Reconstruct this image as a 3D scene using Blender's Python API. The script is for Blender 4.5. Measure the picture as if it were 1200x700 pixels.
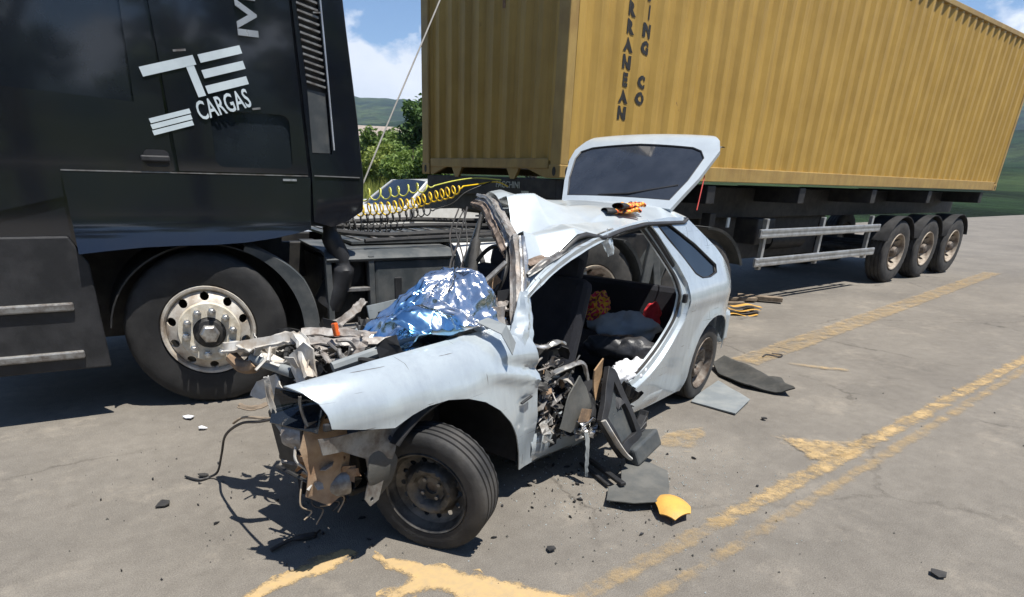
import bpy, bmesh, math, random
from math import sin, cos, pi, radians, hypot, exp
from mathutils import Vector, Matrix, noise
from mathutils.geometry import delaunay_2d_cdt
random.seed(7)
for o in list(bpy.data.objects): bpy.data.objects.remove(o)
S = bpy.context.scene
COL = S.collection
# ------------------------------------------------------------ camera
cd = bpy.data.cameras.new('camera'); cam = bpy.data.objects.new('camera', cd); COL.objects.link(cam)
cam.matrix_world = Matrix.Translation((0, 0, 1.57)) @ Matrix.Rotation(radians(90-23.5), 4, 'X') @ Matrix.Rotation(radians(1.77), 4, 'Z')
cd.sensor_width = 36; cd.lens = 730/1200*36; cd.shift_x = 28/1200; cd.shift_y = 172/1200
cd.clip_start = .05; cd.clip_end = 20000
S.camera = cam
# ------------------------------------------------------------ sky and sun
SUN_EL, SUN_PHI = 72, -35          # elevation, direction of the sun in the ground plane (0 = +X)
sd = Vector((cos(radians(SUN_EL))*cos(radians(SUN_PHI)), cos(radians(SUN_EL))*sin(radians(SUN_PHI)), sin(radians(SUN_EL))))
sl = bpy.data.lights.new('sun', 'SUN'); sl.energy = 5.0; sl.angle = radians(.53); sl.color = (1, .955, .88)
so = bpy.data.objects.new('sun', sl); COL.objects.link(so); so.rotation_euler = sd.to_track_quat('Z', 'Y').to_euler()
so.location = (3, -3, 9)
W = bpy.data.worlds.new('World'); S.world = W; W.use_nodes = True
nt = W.node_tree; N = nt.nodes; LK = nt.links.new
bg = N['Background']; bg.inputs[1].default_value = .088
sky = N.new('ShaderNodeTexSky'); sky.sky_type = 'NISHITA'; sky.sun_disc = False
sky.sun_elevation = radians(SUN_EL); sky.sun_rotation = radians(90-SUN_PHI)
sky.air_density = 1.0; sky.dust_density = .05; sky.ozone_density = 5.0; sky.altitude = 1200
tc = N.new('ShaderNodeTexCoord'); sep = N.new('ShaderNodeSeparateXYZ'); LK(tc.outputs['Generated'], sep.inputs[0])
mp = N.new('ShaderNodeMapping'); mp.inputs['Scale'].default_value = (1, 1, 1.7); mp.inputs['Location'].default_value = (.35, .1, 0)
LK(tc.outputs['Generated'], mp.inputs[0])
cn = N.new('ShaderNodeTexNoise'); cn.inputs['Scale'].default_value = 7.5; cn.inputs['Detail'].default_value = 9; cn.inputs['Roughness'].default_value = .56
LK(mp.outputs[0], cn.inputs['Vector'])
band = N.new('ShaderNodeMapRange'); band.inputs['From Min'].default_value = .12; band.inputs['From Max'].default_value = .22
band.inputs['To Min'].default_value = .27; band.inputs['To Max'].default_value = -.16
LK(sep.outputs['Z'], band.inputs['Value'])
add = N.new('ShaderNodeMath'); add.operation = 'ADD'; LK(cn.outputs['Fac'], add.inputs[0]); LK(band.outputs[0], add.inputs[1])
cr = N.new('ShaderNodeValToRGB'); cr.color_ramp.elements[0].position = .57; cr.color_ramp.elements[1].position = .66
LK(add.outputs[0], cr.inputs[0])
cn2 = N.new('ShaderNodeTexNoise'); cn2.inputs['Scale'].default_value = 11; cn2.inputs['Detail'].default_value = 6; LK(mp.outputs[0], cn2.inputs['Vector'])
cc = N.new('ShaderNodeMix'); cc.data_type = 'RGBA'; cc.inputs['A'].default_value = (5.0, 5.7, 6.9, 1); cc.inputs['B'].default_value = (9.0, 9.2, 9.5, 1)
LK(cn2.outputs['Fac'], cc.inputs['Factor'])
mx = N.new('ShaderNodeMix'); mx.data_type = 'RGBA'; LK(cr.outputs[0], mx.inputs['Factor']); LK(sky.outputs[0], mx.inputs['A']); LK(cc.outputs['Result'], mx.inputs['B'])
LK(mx.outputs['Result'], bg.inputs[0])
S.view_settings.view_transform = 'Standard'; S.view_settings.look = 'None'; S.view_settings.gamma = 1; S.view_settings.exposure = .66
S.render.engine = 'CYCLES'
S.cycles.max_bounces = 8; S.cycles.glossy_bounces = 4; S.cycles.transmission_bounces = 6
# ------------------------------------------------------------ materials
MATS = {}
def M(name, col, rough=.6, metal=0., col2=None, scale=6., lo=.4, hi=.65, bump=0., bscale=50., coat=0., spec=.5, detail=6, trans=0., rvar=.12, sheet=None):
    m = bpy.data.materials.new(name); m.use_nodes = True; t = m.node_tree; n = t.nodes; p = n['Principled BSDF']
    c = n.new('ShaderNodeTexCoord'); z = n.new('ShaderNodeTexNoise'); z.inputs['Scale'].default_value = scale; z.inputs['Detail'].default_value = detail; z.inputs['Roughness'].default_value = .62
    t.links.new(c.outputs['Object'], z.inputs['Vector'])
    r = n.new('ShaderNodeValToRGB'); r.color_ramp.elements[0].position = lo; r.color_ramp.elements[1].position = hi
    col2 = col2 or tuple(x*.72 for x in col)
    r.color_ramp.elements[0].color = (*col, 1); r.color_ramp.elements[1].color = (*col2, 1)
    t.links.new(z.outputs['Fac'], r.inputs[0]); t.links.new(r.outputs[0], p.inputs['Base Color'])
    p.inputs['Metallic'].default_value = metal; p.inputs['Specular IOR Level'].default_value = spec
    if rvar:
        mr = n.new('ShaderNodeMapRange'); mr.inputs['To Min'].default_value = max(.02, rough-rvar); mr.inputs['To Max'].default_value = min(1, rough+rvar)
        z2 = n.new('ShaderNodeTexNoise'); z2.inputs['Scale'].default_value = scale*2.3; t.links.new(c.outputs['Object'], z2.inputs['Vector'])
        t.links.new(z2.outputs['Fac'], mr.inputs['Value']); t.links.new(mr.outputs[0], p.inputs['Roughness'])
    else: p.inputs['Roughness'].default_value = rough
    p.inputs['Coat Weight'].default_value = coat; p.inputs['Coat Roughness'].default_value = .06
    p.inputs['Transmission Weight'].default_value = trans
    if bump:
        b = n.new('ShaderNodeBump'); b.inputs['Strength'].default_value = bump; b.inputs['Distance'].default_value = .01
        z3 = n.new('ShaderNodeTexNoise'); z3.inputs['Scale'].default_value = bscale; z3.inputs['Detail'].default_value = 5
        t.links.new(c.outputs['Object'], z3.inputs['Vector']); t.links.new(z3.outputs['Fac'], b.inputs['Height']); t.links.new(b.outputs[0], p.inputs['Normal'])
    MATS[name] = m
    return m
M('car_paint', (.47, .525, .55), .24, .28, (.42, .47, .50), scale=3, coat=.8, rvar=.07)
M('car_paint_roof', (.50, .555, .585), .34, .25, (.44, .49, .52), scale=3, coat=.5, rvar=.08)
M('black_paint', (.006, .008, .014), .12, 0, (.010, .011, .014), coat=1, rvar=.05, scale=2)
M('black_plastic', (.012, .0125, .014), .55, 0, (.03, .03, .032), bump=.1, bscale=180)
M('grey_plastic', (.045, .052, .056), .5, 0, (.085, .088, .085), scale=9, bump=.08, bscale=140)
M('dark_interior', (.006, .0065, .009), .85, 0, (.012, .013, .016), bump=.2, bscale=220)
M('seat_cloth', (.007, .008, .013), .95, 0, (.013, .014, .02), bump=.3, bscale=260)
M('rubber', (.016, .016, .017), .75, 0, (.045, .042, .038), scale=7, bump=.12, bscale=120)
M('tyre_dusty', (.020, .020, .0205), .8, 0, (.062, .058, .053), scale=5, bump=.15, bscale=90)
M('tyre_dark', (.010, .010, .0105), .7, 0, (.028, .027, .026), scale=4, bump=.1, bscale=70)
M('steel_rim_black', (.028, .028, .028), .5, .2, (.13, .12, .105), scale=11)
M('rim_rusty', (.16, .14, .12), .65, .3, (.07, .045, .03), scale=22)
M('truck_rim', (.58, .55, .49), .5, .2, (.32, .26, .20), scale=9, bump=.05, bscale=90)
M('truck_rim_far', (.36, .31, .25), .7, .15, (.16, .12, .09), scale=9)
M('nut_ring', (.68, .64, .54), .5, .1, (.5, .43, .32), scale=14)
M('bright_steel', (.62, .62, .60), .32, .85, (.36, .33, .30), scale=24, bump=.08, bscale=120)
M('dull_metal', (.30, .30, .29), .5, .6, (.15, .13, .115), scale=18, bump=.12, bscale=90)
M('dirty_metal', (.36, .345, .325), .6, .35, (.19, .155, .13), scale=15, bump=.25, bscale=70)
M('dirty_white', (.52, .51, .48), .55, .1, (.36, .31, .25), scale=12, bump=.12, bscale=60)
M('rust', (.22, .12, .06), .85, .1, (.38, .25, .15), scale=17, bump=.35, bscale=80)
M('dusty_brown', (.30, .20, .12), .9, 0, (.16, .11, .075), scale=13, bump=.3, bscale=80)
M('silver', (.60, .61, .62), .35, .7, (.48, .48, .48))
M('aluminium', (.52, .53, .53), .42, .75, (.36, .36, .35), scale=8)
M('frame_black', (.012, .012, .013), .6, 0, (.035, .033, .03), scale=8, bump=.1, bscale=60)
M('truck_grey', (.05, .058, .062), .55, .1, (.115, .118, .115), scale=5, bump=.06, bscale=80)
M('container_paint', (.475, .298, .066), .52, 0, (.415, .255, .052), scale=2.2, bump=.05, bscale=30, rvar=.08)
M('container_rail', (.41, .275, .085), .5, 0, (.32, .20, .06), scale=3, bump=.05, bscale=30)
M('letter_black', (.014, .014, .016), .6, 0, (.03, .028, .022), scale=12)
M('letter_silver', (.50, .52, .53), .3, .5, (.40, .42, .43))
M('letter_white', (.62, .70, .72), .4, 0, (.50, .57, .60), scale=4)
M('white_paint', (.72, .73, .72), .3, 0, (.62, .62, .60), coat=.6)
M('glass_dark', (.010, .013, .018), .06, 0, (.014, .018, .024), spec=.6, rvar=.03, scale=3)
M('hatch_glass', (.022, .026, .034), .05, 0, (.035, .04, .05), spec=.55, rvar=.03, scale=4)
M('orange_lens', (.70, .13, .02), .25, 0, (.58, .09, .01), coat=.5)
M('yellow_hose', (.85, .58, .02), .3, 0, (.78, .50, .02), coat=.3)
M('lime_hose', (.66, .66, .12), .35, 0, (.40, .42, .08), coat=.3)
M('black_hose', (.012, .012, .012), .4, 0, (.03, .03, .03))
M('cable_grey', (.30, .29, .27), .7)
M('wire_black', (.02, .02, .02), .6, 0, (.06, .05, .045))
M('wire_tan', (.34, .27, .19), .7, 0, (.22, .17, .12))
M('red_cloth', (.55, .02, .03), .85, 0, (.38, .015, .02), scale=12, bump=.3, bscale=120)
M('denim_grey', (.30, .33, .36), .95, 0, (.40, .42, .43), scale=6, bump=.35, bscale=150)
M('black_bag', (.014, .015, .018), .45, 0, (.03, .032, .038), scale=9, bump=.25, bscale=90)
M('white_cloth', (.66, .67, .70), .9, 0, (.50, .51, .54), scale=10, bump=.2, bscale=80)
M('strut_red', (.55, .04, .03), .5)
M('yellow_plastic', (.62, .35, .07), .6, 0, (.50, .28, .07), scale=11, bump=.1, bscale=120)
M('wood_old', (.22, .17, .12), .9, 0, (.13, .10, .07), scale=11, bump=.3, bscale=60)
M('plate_grey', (.17, .19, .20), .55, 0, (.23, .245, .245), scale=7, bump=.05, bscale=80)
M('trim_grey', (.075, .077, .073), .7, 0, (.11, .108, .098), scale=9, bump=.15, bscale=120)
M('mat_rubber', (.028, .029, .027), .8, 0, (.055, .053, .047), scale=9, bump=.3, bscale=150)
M('board_tan', (.42, .27, .15), .85, 0, (.30, .19, .10), scale=14, bump=.2, bscale=80)
M('skin_print', (.3, .3, .3), .6)
M('roof_tiles', (.30, .25, .21), .85, 0, (.20, .17, .15), scale=2)
M('house_wall', (.55, .52, .46), .9)
M('bark', (.10, .075, .05), .95, 0, (.06, .045, .03), scale=9, bump=.4, bscale=30)
M('rubber_grit', (.10, .095, .085), .9)
M('tan_panel', (.40, .29, .19), .85, 0, (.24, .15, .09), scale=9, bump=.2, bscale=50)
M('header_dirt', (.10, .07, .05), .9, 0, (.26, .20, .16), scale=16, bump=.3, bscale=80)
M('glass_bits', (.45, .5, .5), .2, 0)

def leafmat(name, a, b):
    m = bpy.data.materials.new(name); m.use_nodes = True; t = m.node_tree; n = t.nodes; p = n['Principled BSDF']
    c = n.new('ShaderNodeTexCoord'); z = n.new('ShaderNodeTexNoise'); z.inputs['Scale'].default_value = 1.1; z.inputs['Detail'].default_value = 4
    r = n.new('ShaderNodeValToRGB'); r.color_ramp.elements[0].position = .35; r.color_ramp.elements[1].position = .65
    r.color_ramp.elements[0].color = (*a, 1); r.color_ramp.elements[1].color = (*b, 1)
    t.links.new(c.outputs['Object'], z.inputs['Vector']); t.links.new(z.outputs['Fac'], r.inputs[0]); t.links.new(r.outputs[0], p.inputs['Base Color'])
    p.inputs['Roughness'].default_value = .6
    tr = n.new('ShaderNodeBsdfTranslucent'); t.links.new(r.outputs[0], tr.inputs[0])
    ms = n.new('ShaderNodeMixShader'); ms.inputs[0].default_value = .3
    t.links.new(p.outputs[0], ms.inputs[1]); t.links.new(tr.outputs[0], ms.inputs[2]); t.links.new(ms.outputs[0], n['Material Output'].inputs[0])
    MATS[name] = m
leafmat('leaf_mid', (.11, .18, .035), (.19, .27, .06))
leafmat('leaf_dark', (.045, .095, .022), (.09, .16, .04))
leafmat('leaf_lime', (.16, .22, .04), (.25, .30, .06))
leafmat('grass_blade', (.26, .32, .06), (.42, .42, .10))

def weather(m, amt=.45, rust=True):       # vertical grime streaks and rust freckles
    t = m.node_tree; n = t.nodes; p = n['Principled BSDF']; src = p.inputs['Base Color'].links[0].from_socket; c = [q for q in n if q.type == 'TEX_COORD'][0]
    mp = n.new('ShaderNodeMapping'); mp.inputs['Scale'].default_value = (5, 5, .35); t.links.new(c.outputs['Object'], mp.inputs[0])
    z = n.new('ShaderNodeTexNoise'); z.inputs['Scale'].default_value = 1.6; z.inputs['Detail'].default_value = 8; z.inputs['Roughness'].default_value = .7; t.links.new(mp.outputs[0], z.inputs['Vector'])
    r = n.new('ShaderNodeValToRGB'); r.color_ramp.elements[0].position = .42; r.color_ramp.elements[1].position = .75; r.color_ramp.elements[0].color = (1, 1, 1, 1); r.color_ramp.elements[1].color = (1-amt, 1-amt, 1-amt*.9, 1); t.links.new(z.outputs['Fac'], r.inputs[0])
    q = n.new('ShaderNodeMix'); q.data_type = 'RGBA'; q.blend_type = 'MULTIPLY'; q.inputs['Factor'].default_value = 1; t.links.new(src, q.inputs['A']); t.links.new(r.outputs[0], q.inputs['B']); out = q.outputs['Result']
    if rust:
        z2 = n.new('ShaderNodeTexNoise'); z2.inputs['Scale'].default_value = 7; z2.inputs['Detail'].default_value = 10; z2.inputs['Roughness'].default_value = .75; t.links.new(c.outputs['Object'], z2.inputs['Vector'])
        r2 = n.new('ShaderNodeValToRGB'); r2.color_ramp.elements[0].position = .66; r2.color_ramp.elements[1].position = .71; t.links.new(z2.outputs['Fac'], r2.inputs[0])
        q2 = n.new('ShaderNodeMix'); q2.data_type = 'RGBA'; t.links.new(r2.outputs[0], q2.inputs['Factor']); t.links.new(out, q2.inputs['A']); q2.inputs['B'].default_value = (.16, .075, .03, 1); out = q2.outputs['Result']
    t.links.new(out, p.inputs['Base Color'])
def scratch(m):
    t = m.node_tree; n = t.nodes; p = n['Principled BSDF']; src = p.inputs['Base Color'].links[0].from_socket; c = [q for q in n if q.type == 'TEX_COORD'][0]; out = src
    for rot, sc in ((.25, (3, 1, 70)), (-.5, (60, 1, 4)), (.1, (1.5, 1, 110))):
        mp = n.new('ShaderNodeMapping'); mp.inputs['Scale'].default_value = sc; mp.inputs['Rotation'].default_value = (0, rot, 0); t.links.new(c.outputs['Object'], mp.inputs[0])
        z = n.new('ShaderNodeTexNoise'); z.inputs['Scale'].default_value = 1.3; z.inputs['Detail'].default_value = 3; t.links.new(mp.outputs[0], z.inputs['Vector'])
        r = n.new('ShaderNodeValToRGB'); r.color_ramp.elements[0].position = .70; r.color_ramp.elements[1].position = .715; t.links.new(z.outputs['Fac'], r.inputs[0])
        q = n.new('ShaderNodeMix'); q.data_type = 'RGBA'; t.links.new(r.outputs[0], q.inputs['Factor']); t.links.new(out, q.inputs['A']); q.inputs['B'].default_value = (.17, .165, .155, 1); out = q.outputs['Result']
    t.links.new(out, p.inputs['Base Color'])
scratch(MATS['car_paint']); weather(MATS['car_paint'], .24, False); weather(MATS['car_paint_roof'], .10, False); weather(MATS['black_paint'], .0, False)
weather(MATS['container_paint'], .28); weather(MATS['container_rail'], .3)
# ------------------------------------------------------------ mesh helpers
def nz(x, y, z=0., s=1.): return noise.noise(Vector((x*s, y*s, z*s)))
def frame(o, x, z=(0, 0, 1)):
    x = Vector(x).normalized(); z = Vector(z); y = z.cross(x).normalized(); z = x.cross(y)
    m = Matrix((x, y, z)).transposed().to_4x4(); m.translation = Vector(o); return m
def link(o, parent=None):
    COL.objects.link(o)
    if parent: o.parent = parent
    return o
def empty(name, mat=None, parent=None):
    o = bpy.data.objects.new(name, None); o.empty_display_size = .2; link(o, parent)
    if mat is not None: o.matrix_basis = mat
    return o
def tag(o, label=None, cat=None, group=None, kind=None):
    if label: o['label'] = label
    if cat: o['category'] = cat
    if group: o['group'] = group
    if kind: o['kind'] = kind
    return o
class B:
    def __init__(s): s.v = []; s.f = []
    def add(s, v, f):
        k = len(s.v); s.v += [tuple(a) for a in v]; s.f += [tuple(i+k for i in q) for q in f]; return s
    def box(s, c, d, R=None, taper=1.):
        c = Vector(c); x, y, z = [a/2 for a in d]; vs = []
        for sz in (-1, 1):
            k = taper if sz > 0 else 1
            for sx, sy in ((-1, -1), (1, -1), (1, 1), (-1, 1)):
                p = Vector((sx*x*k, sy*y*k, sz*z))
                if R is not None: p = R @ p
                vs.append(c+p)
        return s.add(vs, [(3, 2, 1, 0), (4, 5, 6, 7), (0, 1, 5, 4), (1, 2, 6, 5), (2, 3, 7, 6), (3, 0, 4, 7)])
    def bar(s, a, b, w, h, up=(0, 0, 1)):
        a = Vector(a); b = Vector(b); x = (b-a); L = x.length; x.normalize(); up = Vector(up)
        if abs(x.dot(up)) > .98: up = Vector((1, 0, 0))
        y = up.cross(x).normalized(); z = x.cross(y)
        R = Matrix((x, y, z)).transposed()
        return s.box((a+b)/2, (L, w, h), R)
    def tube(s, pts, r, n=8, closed=False, flat=1.):
        pts = [Vector(p) for p in pts]; m = len(pts); rs = r if isinstance(r, (list, tuple)) else [r]*m
        k = len(s.v); up = None
        for i, p in enumerate(pts):
            if closed: d = pts[(i+1) % m]-pts[i-1]
            else: d = pts[min(i+1, m-1)]-pts[max(i-1, 0)]
            if d.length < 1e-9: d = Vector((0, 0, 1))
            d.normalize()
            if up is None: up = Vector((0, 0, 1)) if abs(d.z) < .9 else Vector((1, 0, 0))
            x = up.cross(d)
            if x.length < 1e-6: x = Vector((1, 0, 0)).cross(d)
            x.normalize(); up = d.cross(x)
            for j in range(n):
                a = 2*pi*j/n; s.v.append(tuple(p+(x*cos(a)+up*sin(a)*flat)*rs[i]))
        for i in range(m if closed else m-1):
            i2 = (i+1) % m
            for j in range(n):
                j2 = (j+1) % n; s.f.append((k+i*n+j, k+i*n+j2, k+i2*n+j2, k+i2*n+j))
        if not closed:
            s.f.append(tuple(k+j for j in reversed(range(n)))); s.f.append(tuple(k+(m-1)*n+j for j in range(n)))
        return s
    def lathe(s, prof, n=48, mod=None, c=(0, 0, 0), close=False):     # about local Y; prof = (radius, y)
        k = len(s.v); m = len(prof)
        for i in range(n):
            a = 2*pi*i/n
            for j, (r, y) in enumerate(prof):
                if mod: r = mod(i, j, r)
                s.v.append((c[0]+r*cos(a), c[1]+y, c[2]+r*sin(a)))
        for i in range(n):
            i2 = (i+1) % n
            for j in range(m if close else m-1):
                j2 = (j+1) % m
                s.f.append((k+i*m+j, k+i*m+j2, k+i2*m+j2, k+i2*m+j))
        return s
    def grid(s, fn, nu, nv):
        k = len(s.v)
        for i in range(nu+1):
            for j in range(nv+1): s.v.append(tuple(fn(i/nu, j/nv)))
        for i in range(nu):
            for j in range(nv):
                a = k+i*(nv+1)+j; s.f.append((a, a+1, a+nv+2, a+nv+1))
        return s
    def panel(s, out, fn, step=.05, holes=()):
        def dens(pl):
            r = []
            for i in range(len(pl)):
                a, b = Vector(pl[i]), Vector(pl[(i+1) % len(pl)]); q = max(1, int((b-a).length/step+.5))
                r += [a.lerp(b, t/q) for t in range(q)]
            return r
        loops = [dens(out)]+[dens(h) for h in holes]
        pts = []; ed = []
        for lp in loops:
            k = len(pts); pts += lp; ed += [(k+i, k+(i+1) % len(lp)) for i in range(len(lp))]
        def inside(p, pl):
            c = False; j = len(pl)-1
            for i in range(len(pl)):
                a, b = pl[i], pl[j]
                if (a[1] > p[1]) != (b[1] > p[1]) and p[0] < (b[0]-a[0])*(p[1]-a[1])/(b[1]-a[1])+a[0]: c = not c
                j = i
            return c
        ok = lambda p: inside(p, loops[0]) and not any(inside(p, h) for h in loops[1:])
        nb = len(pts)
        x0, x1 = min(p[0] for p in out), max(p[0] for p in out); y0, y1 = min(p[1] for p in out), max(p[1] for p in out)
        nx, ny = int((x1-x0)/step)+1, int((y1-y0)/step)+1
        bl = [p for lp in loops for p in lp]
        for i in range(nx+1):
            for j in range(ny+1):
                p = Vector((x0+(i+.5*(j % 2))*step, y0+j*step*.9+.001))
                if ok(p) and min((p-q).length_squared for q in bl) > (step*.45)**2: pts.append(p)
        vs, es, fs, *_ = delaunay_2d_cdt(pts, ed, [], 0, 1e-6)
        ar = lambda f: abs((vs[f[1]]-vs[f[0]]).cross(vs[f[2]]-vs[f[0]]))
        fs = [f for f in fs if ar(f) > step*step*2e-3 and ok(sum((vs[i] for i in f), Vector((0, 0)))/3)]
        return s.add([fn(p[0], p[1]) for p in vs], fs)
    def obj(s, name, mat, parent=None, smooth=None, bev=0., solid=0., sub=0, off=0.):
        me = bpy.data.meshes.new(name); me.from_pydata(s.v, [], s.f); me.update()
        me.materials.append(MATS[mat] if isinstance(mat, str) else mat)
        bm = bmesh.new(); bm.from_mesh(me); bmesh.ops.recalc_face_normals(bm, faces=bm.faces); bm.to_mesh(me); bm.free()
        if solid and smooth is not None:                # own shell with crisp rims
            bm = bmesh.new(); bm.from_mesh(me); bm.normal_update(); bm.verts.ensure_lookup_table()
            vs = [v.co.copy() for v in bm.verts]; ns = [v.normal.copy() for v in bm.verts]; k = len(vs); h = solid/2
            fs = [tuple(v.index for v in f.verts) for f in bm.faces]; be = [(l.vert.index, l.link_loop_next.vert.index) for e in bm.edges if len(e.link_faces) == 1 for l in e.link_loops]
            bm.free()
            m2 = bpy.data.meshes.new(name); m2.from_pydata([v+n*h for v, n in zip(vs, ns)]+[v-n*h for v, n in zip(vs, ns)], [], fs+[tuple(i+k for i in reversed(f)) for f in fs]+[(q, p, p+k, q+k) for p, q in be]); m2.update()
            m2.materials.append(me.materials[0]); bpy.data.meshes.remove(me); me = m2; solid = 0
        if smooth is not None:
            me.shade_smooth()
            if smooth > 0: me.set_sharp_from_angle(angle=radians(smooth))
        o = bpy.data.objects.new(name, me); link(o, parent)
        if solid:
            q = o.modifiers.new('s', 'SOLIDIFY'); q.thickness = solid; q.offset = off
        if bev:
            q = o.modifiers.new('b', 'BEVEL'); q.width = bev; q.segments = 2; q.limit_method = 'ANGLE'; q.angle_limit = radians(40)
        if sub:
            q = o.modifiers.new('u', 'SUBSURF'); q.levels = sub; q.render_levels = sub
        return o
def circ(cx, cy, r, n=24, r2=None): return [(cx+r*cos(2*pi*i/n), cy+(r2 or r)*sin(2*pi*i/n)) for i in range(n)]
def rrect(x0, y0, x1, y1, r, n=4):
    p = []
    for cx, cy, a in ((x1-r, y1-r, 0), (x0+r, y1-r, 90), (x0+r, y0+r, 180), (x1-r, y0+r, 270)):
        p += [(cx+r*cos(radians(a+90*i/n)), cy+r*sin(radians(a+90*i/n))) for i in range(n+1)]
    return p
def interp(x, tab):
    if x <= tab[0][0]: return tab[0][1]
    for (a, b), (c, d) in zip(tab, tab[1:]):
        if x <= c: return b+(d-b)*(x-a)/(c-a)
    return tab[-1][1]
def smooth_path(pts, k=6):
    P = [Vector(p) for p in pts]; r = []
    for i in range(len(P)-1):
        a, b, c, d = P[max(i-1, 0)], P[i], P[i+1], P[min(i+2, len(P)-1)]
        for j in range(k):
            t = j/k; r.append(.5*((2*b)+(c-a)*t+(2*a-5*b+4*c-d)*t*t+(3*b-a-3*c+d)*t**3))
    return r+[P[-1]]
def textmesh(s, size, extr=.0015, offset=0., align='CENTER', spacing=1.):
    cu = bpy.data.curves.new('t', 'FONT'); cu.body = s; cu.size = size; cu.extrude = extr; cu.offset = offset
    cu.align_x = align; cu.align_y = 'CENTER'; cu.space_character = spacing; cu.resolution_u = 3
    o = bpy.data.objects.new('t', cu); COL.objects.link(o)
    me = bpy.data.meshes.new_from_object(o.evaluated_get(bpy.context.evaluated_depsgraph_get()))
    bpy.data.objects.remove(o); bpy.data.curves.remove(cu); me.materials.clear(); return me
def text(name, s, size, mat, parent, mtx, **k):
    me = textmesh(s, size, **k); me.materials.append(MATS[mat]); o = bpy.data.objects.new(name, me); link(o, parent); o.matrix_basis = mtx; return o
def tyre(bm, R, r, Wd, n=72, gro=3, dep=.01, blk=.005):
    h = Wd/2; t = R-r
    half = [(r-.004, h*.74), (r+.02*t, h*.80), (r+.1*t, h*.93), (r+.45*t, h*1.0), (r+.74*t, h*.97), (R-.09*t, h*.90), (R-.03*t, h*.84)]
    tread = []
    gs = [(-.62+1.24*i/(gro-1))*h for i in range(gro)] if gro > 1 else [0]
    e = h*.055
    for g in gs: tread += [(R, g-e*1.4), (R-dep, g-e), (R-dep, g+e), (R, g+e*1.4)]
    prof = [(a, -b) for a, b in half]+tread+list(reversed(half))
    sh = {5, 6, len(prof)-6, len(prof)-7}
    return bm.lathe(prof, n, mod=(lambda i, j, q: q-blk if (j in sh and i % 2) else q))
def dup(root, mtx, parent=None):
    r = root.copy(); COL.objects.link(r); r.parent = parent; r.matrix_basis = mtx
    for c in list(root.children):
        k = c.copy(); COL.objects.link(k); k.parent = r
        for g in c.children:
            q = g.copy(); COL.objects.link(q); q.parent = k
    return r
# ------------------------------------------------------------ ground, road, markings
RA = radians(39); RD = Vector((cos(RA), sin(RA), 0)); RN = Vector((-sin(RA), cos(RA), 0))
RM = frame((0, 0, 0), RD)
gm = M('verge_soil', (.16, .15, .06), .95, 0, (.22, .25, .07), scale=.35, bump=.3, bscale=3)
def hz(x, y):
    r = hypot(x, y); n = -sin(RA)*x+cos(RA)*y
    z = -.05
    if n > 14: z += min(1., (n-14)/25)*1.2
    if r > 90:
        a = math.atan2(x, y)
        k = lambda t: 0 if t < 0 else (1 if t > 1 else t*t*(3-2*t))
        z += 9*k((r-90)/300)*(.8+.5*nz(a*3, 2))
        z += 52*k((r-330)/620)*(.9+.5*nz(a*4, r/600))
        z += 118*k((r-1000)/850)*(1+.14*nz(a*6, 7)+.05*nz(a*40, 3)+.03*nz(a*150, 6))
        z += nz(x, y, 0, .011)*10*k((r-90)/300)+nz(x, y, 5, .05)*4*k((r-300)/300)
    return z
b = B(); rr = [0, 6, 12, 18, 26, 36, 50, 70, 95, 130, 170, 220, 280, 350, 430, 520, 620, 730, 850, 980, 1120, 1270, 1430, 1600, 1800, 2100, 2600, 3300]
na = 520
b.v.append((0, 0, -.05))
for r in rr[1:]:
    for i in range(na):
        a = 2*pi*i/na; b.v.append((r*sin(a), r*cos(a), hz(r*sin(a), r*cos(a)) if r < 2600 else hz(2590*sin(a), 2590*cos(a))*.4))
for i in range(na): b.f.append((0, 1+i, 1+(i+1) % na))
for k in range(len(rr)-2):
    for i in range(na):
        i2 = (i+1) % na; b.f.append((1+k*na+i, 1+k*na+i2, 1+(k+1)*na+i2, 1+(k+1)*na+i))
hm = bpy.data.materials.new('hill_ground'); hm.use_nodes = True; t = hm.node_tree; n = t.nodes; p = n['Principled BSDF']; p.inputs['Roughness'].default_value = .95; p.inputs['Specular IOR Level'].default_value = .1
c = n.new('ShaderNodeTexCoord'); z1 = n.new('ShaderNodeTexNoise'); z1.inputs['Scale'].default_value = .006; z1.inputs['Detail'].default_value = 8
z2 = n.new('ShaderNodeTexNoise'); z2.inputs['Scale'].default_value = .035; z2.inputs['Detail'].default_value = 8; z2.inputs['Roughness'].default_value = .75
r1 = n.new('ShaderNodeValToRGB'); e = r1.color_ramp; e.elements[0].position = .46; e.elements[0].color = (.022, .046, .017, 1); e.elements[1].position = .66; e.elements[1].color = (.085, .115, .038, 1)
r2 = n.new('ShaderNodeValToRGB'); r2.color_ramp.elements[0].color = (.25, .25, .25, 1); r2.color_ramp.elements[0].position = .4; r2.color_ramp.elements[1].position = .6
ml = n.new('ShaderNodeMix'); ml.data_type = 'RGBA'; ml.blend_type = 'MULTIPLY'; ml.inputs['Factor'].default_value = 1
for a_, b_ in ((c.outputs['Object'], z1.inputs['Vector']), (c.outputs['Object'], z2.inputs['Vector']), (z1.outputs['Fac'], r1.inputs[0]), (z2.outputs['Fac'], r2.inputs[0]), (r1.outputs[0], ml.inputs['A']), (r2.outputs[0], ml.inputs['B']), (ml.outputs['Result'], p.inputs['Base Color'])): t.links.new(a_, b_)
bu = n.new('ShaderNodeBump'); bu.inputs['Strength'].default_value = .9; bu.inputs['Distance'].default_value = 8; t.links.new(z2.outputs['Fac'], bu.inputs['Height']); t.links.new(bu.outputs[0], p.inputs['Normal'])
tag(b.obj('terrain', hm, smooth=0), 'grassy verge rising to wooded hills', kind='structure')
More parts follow.
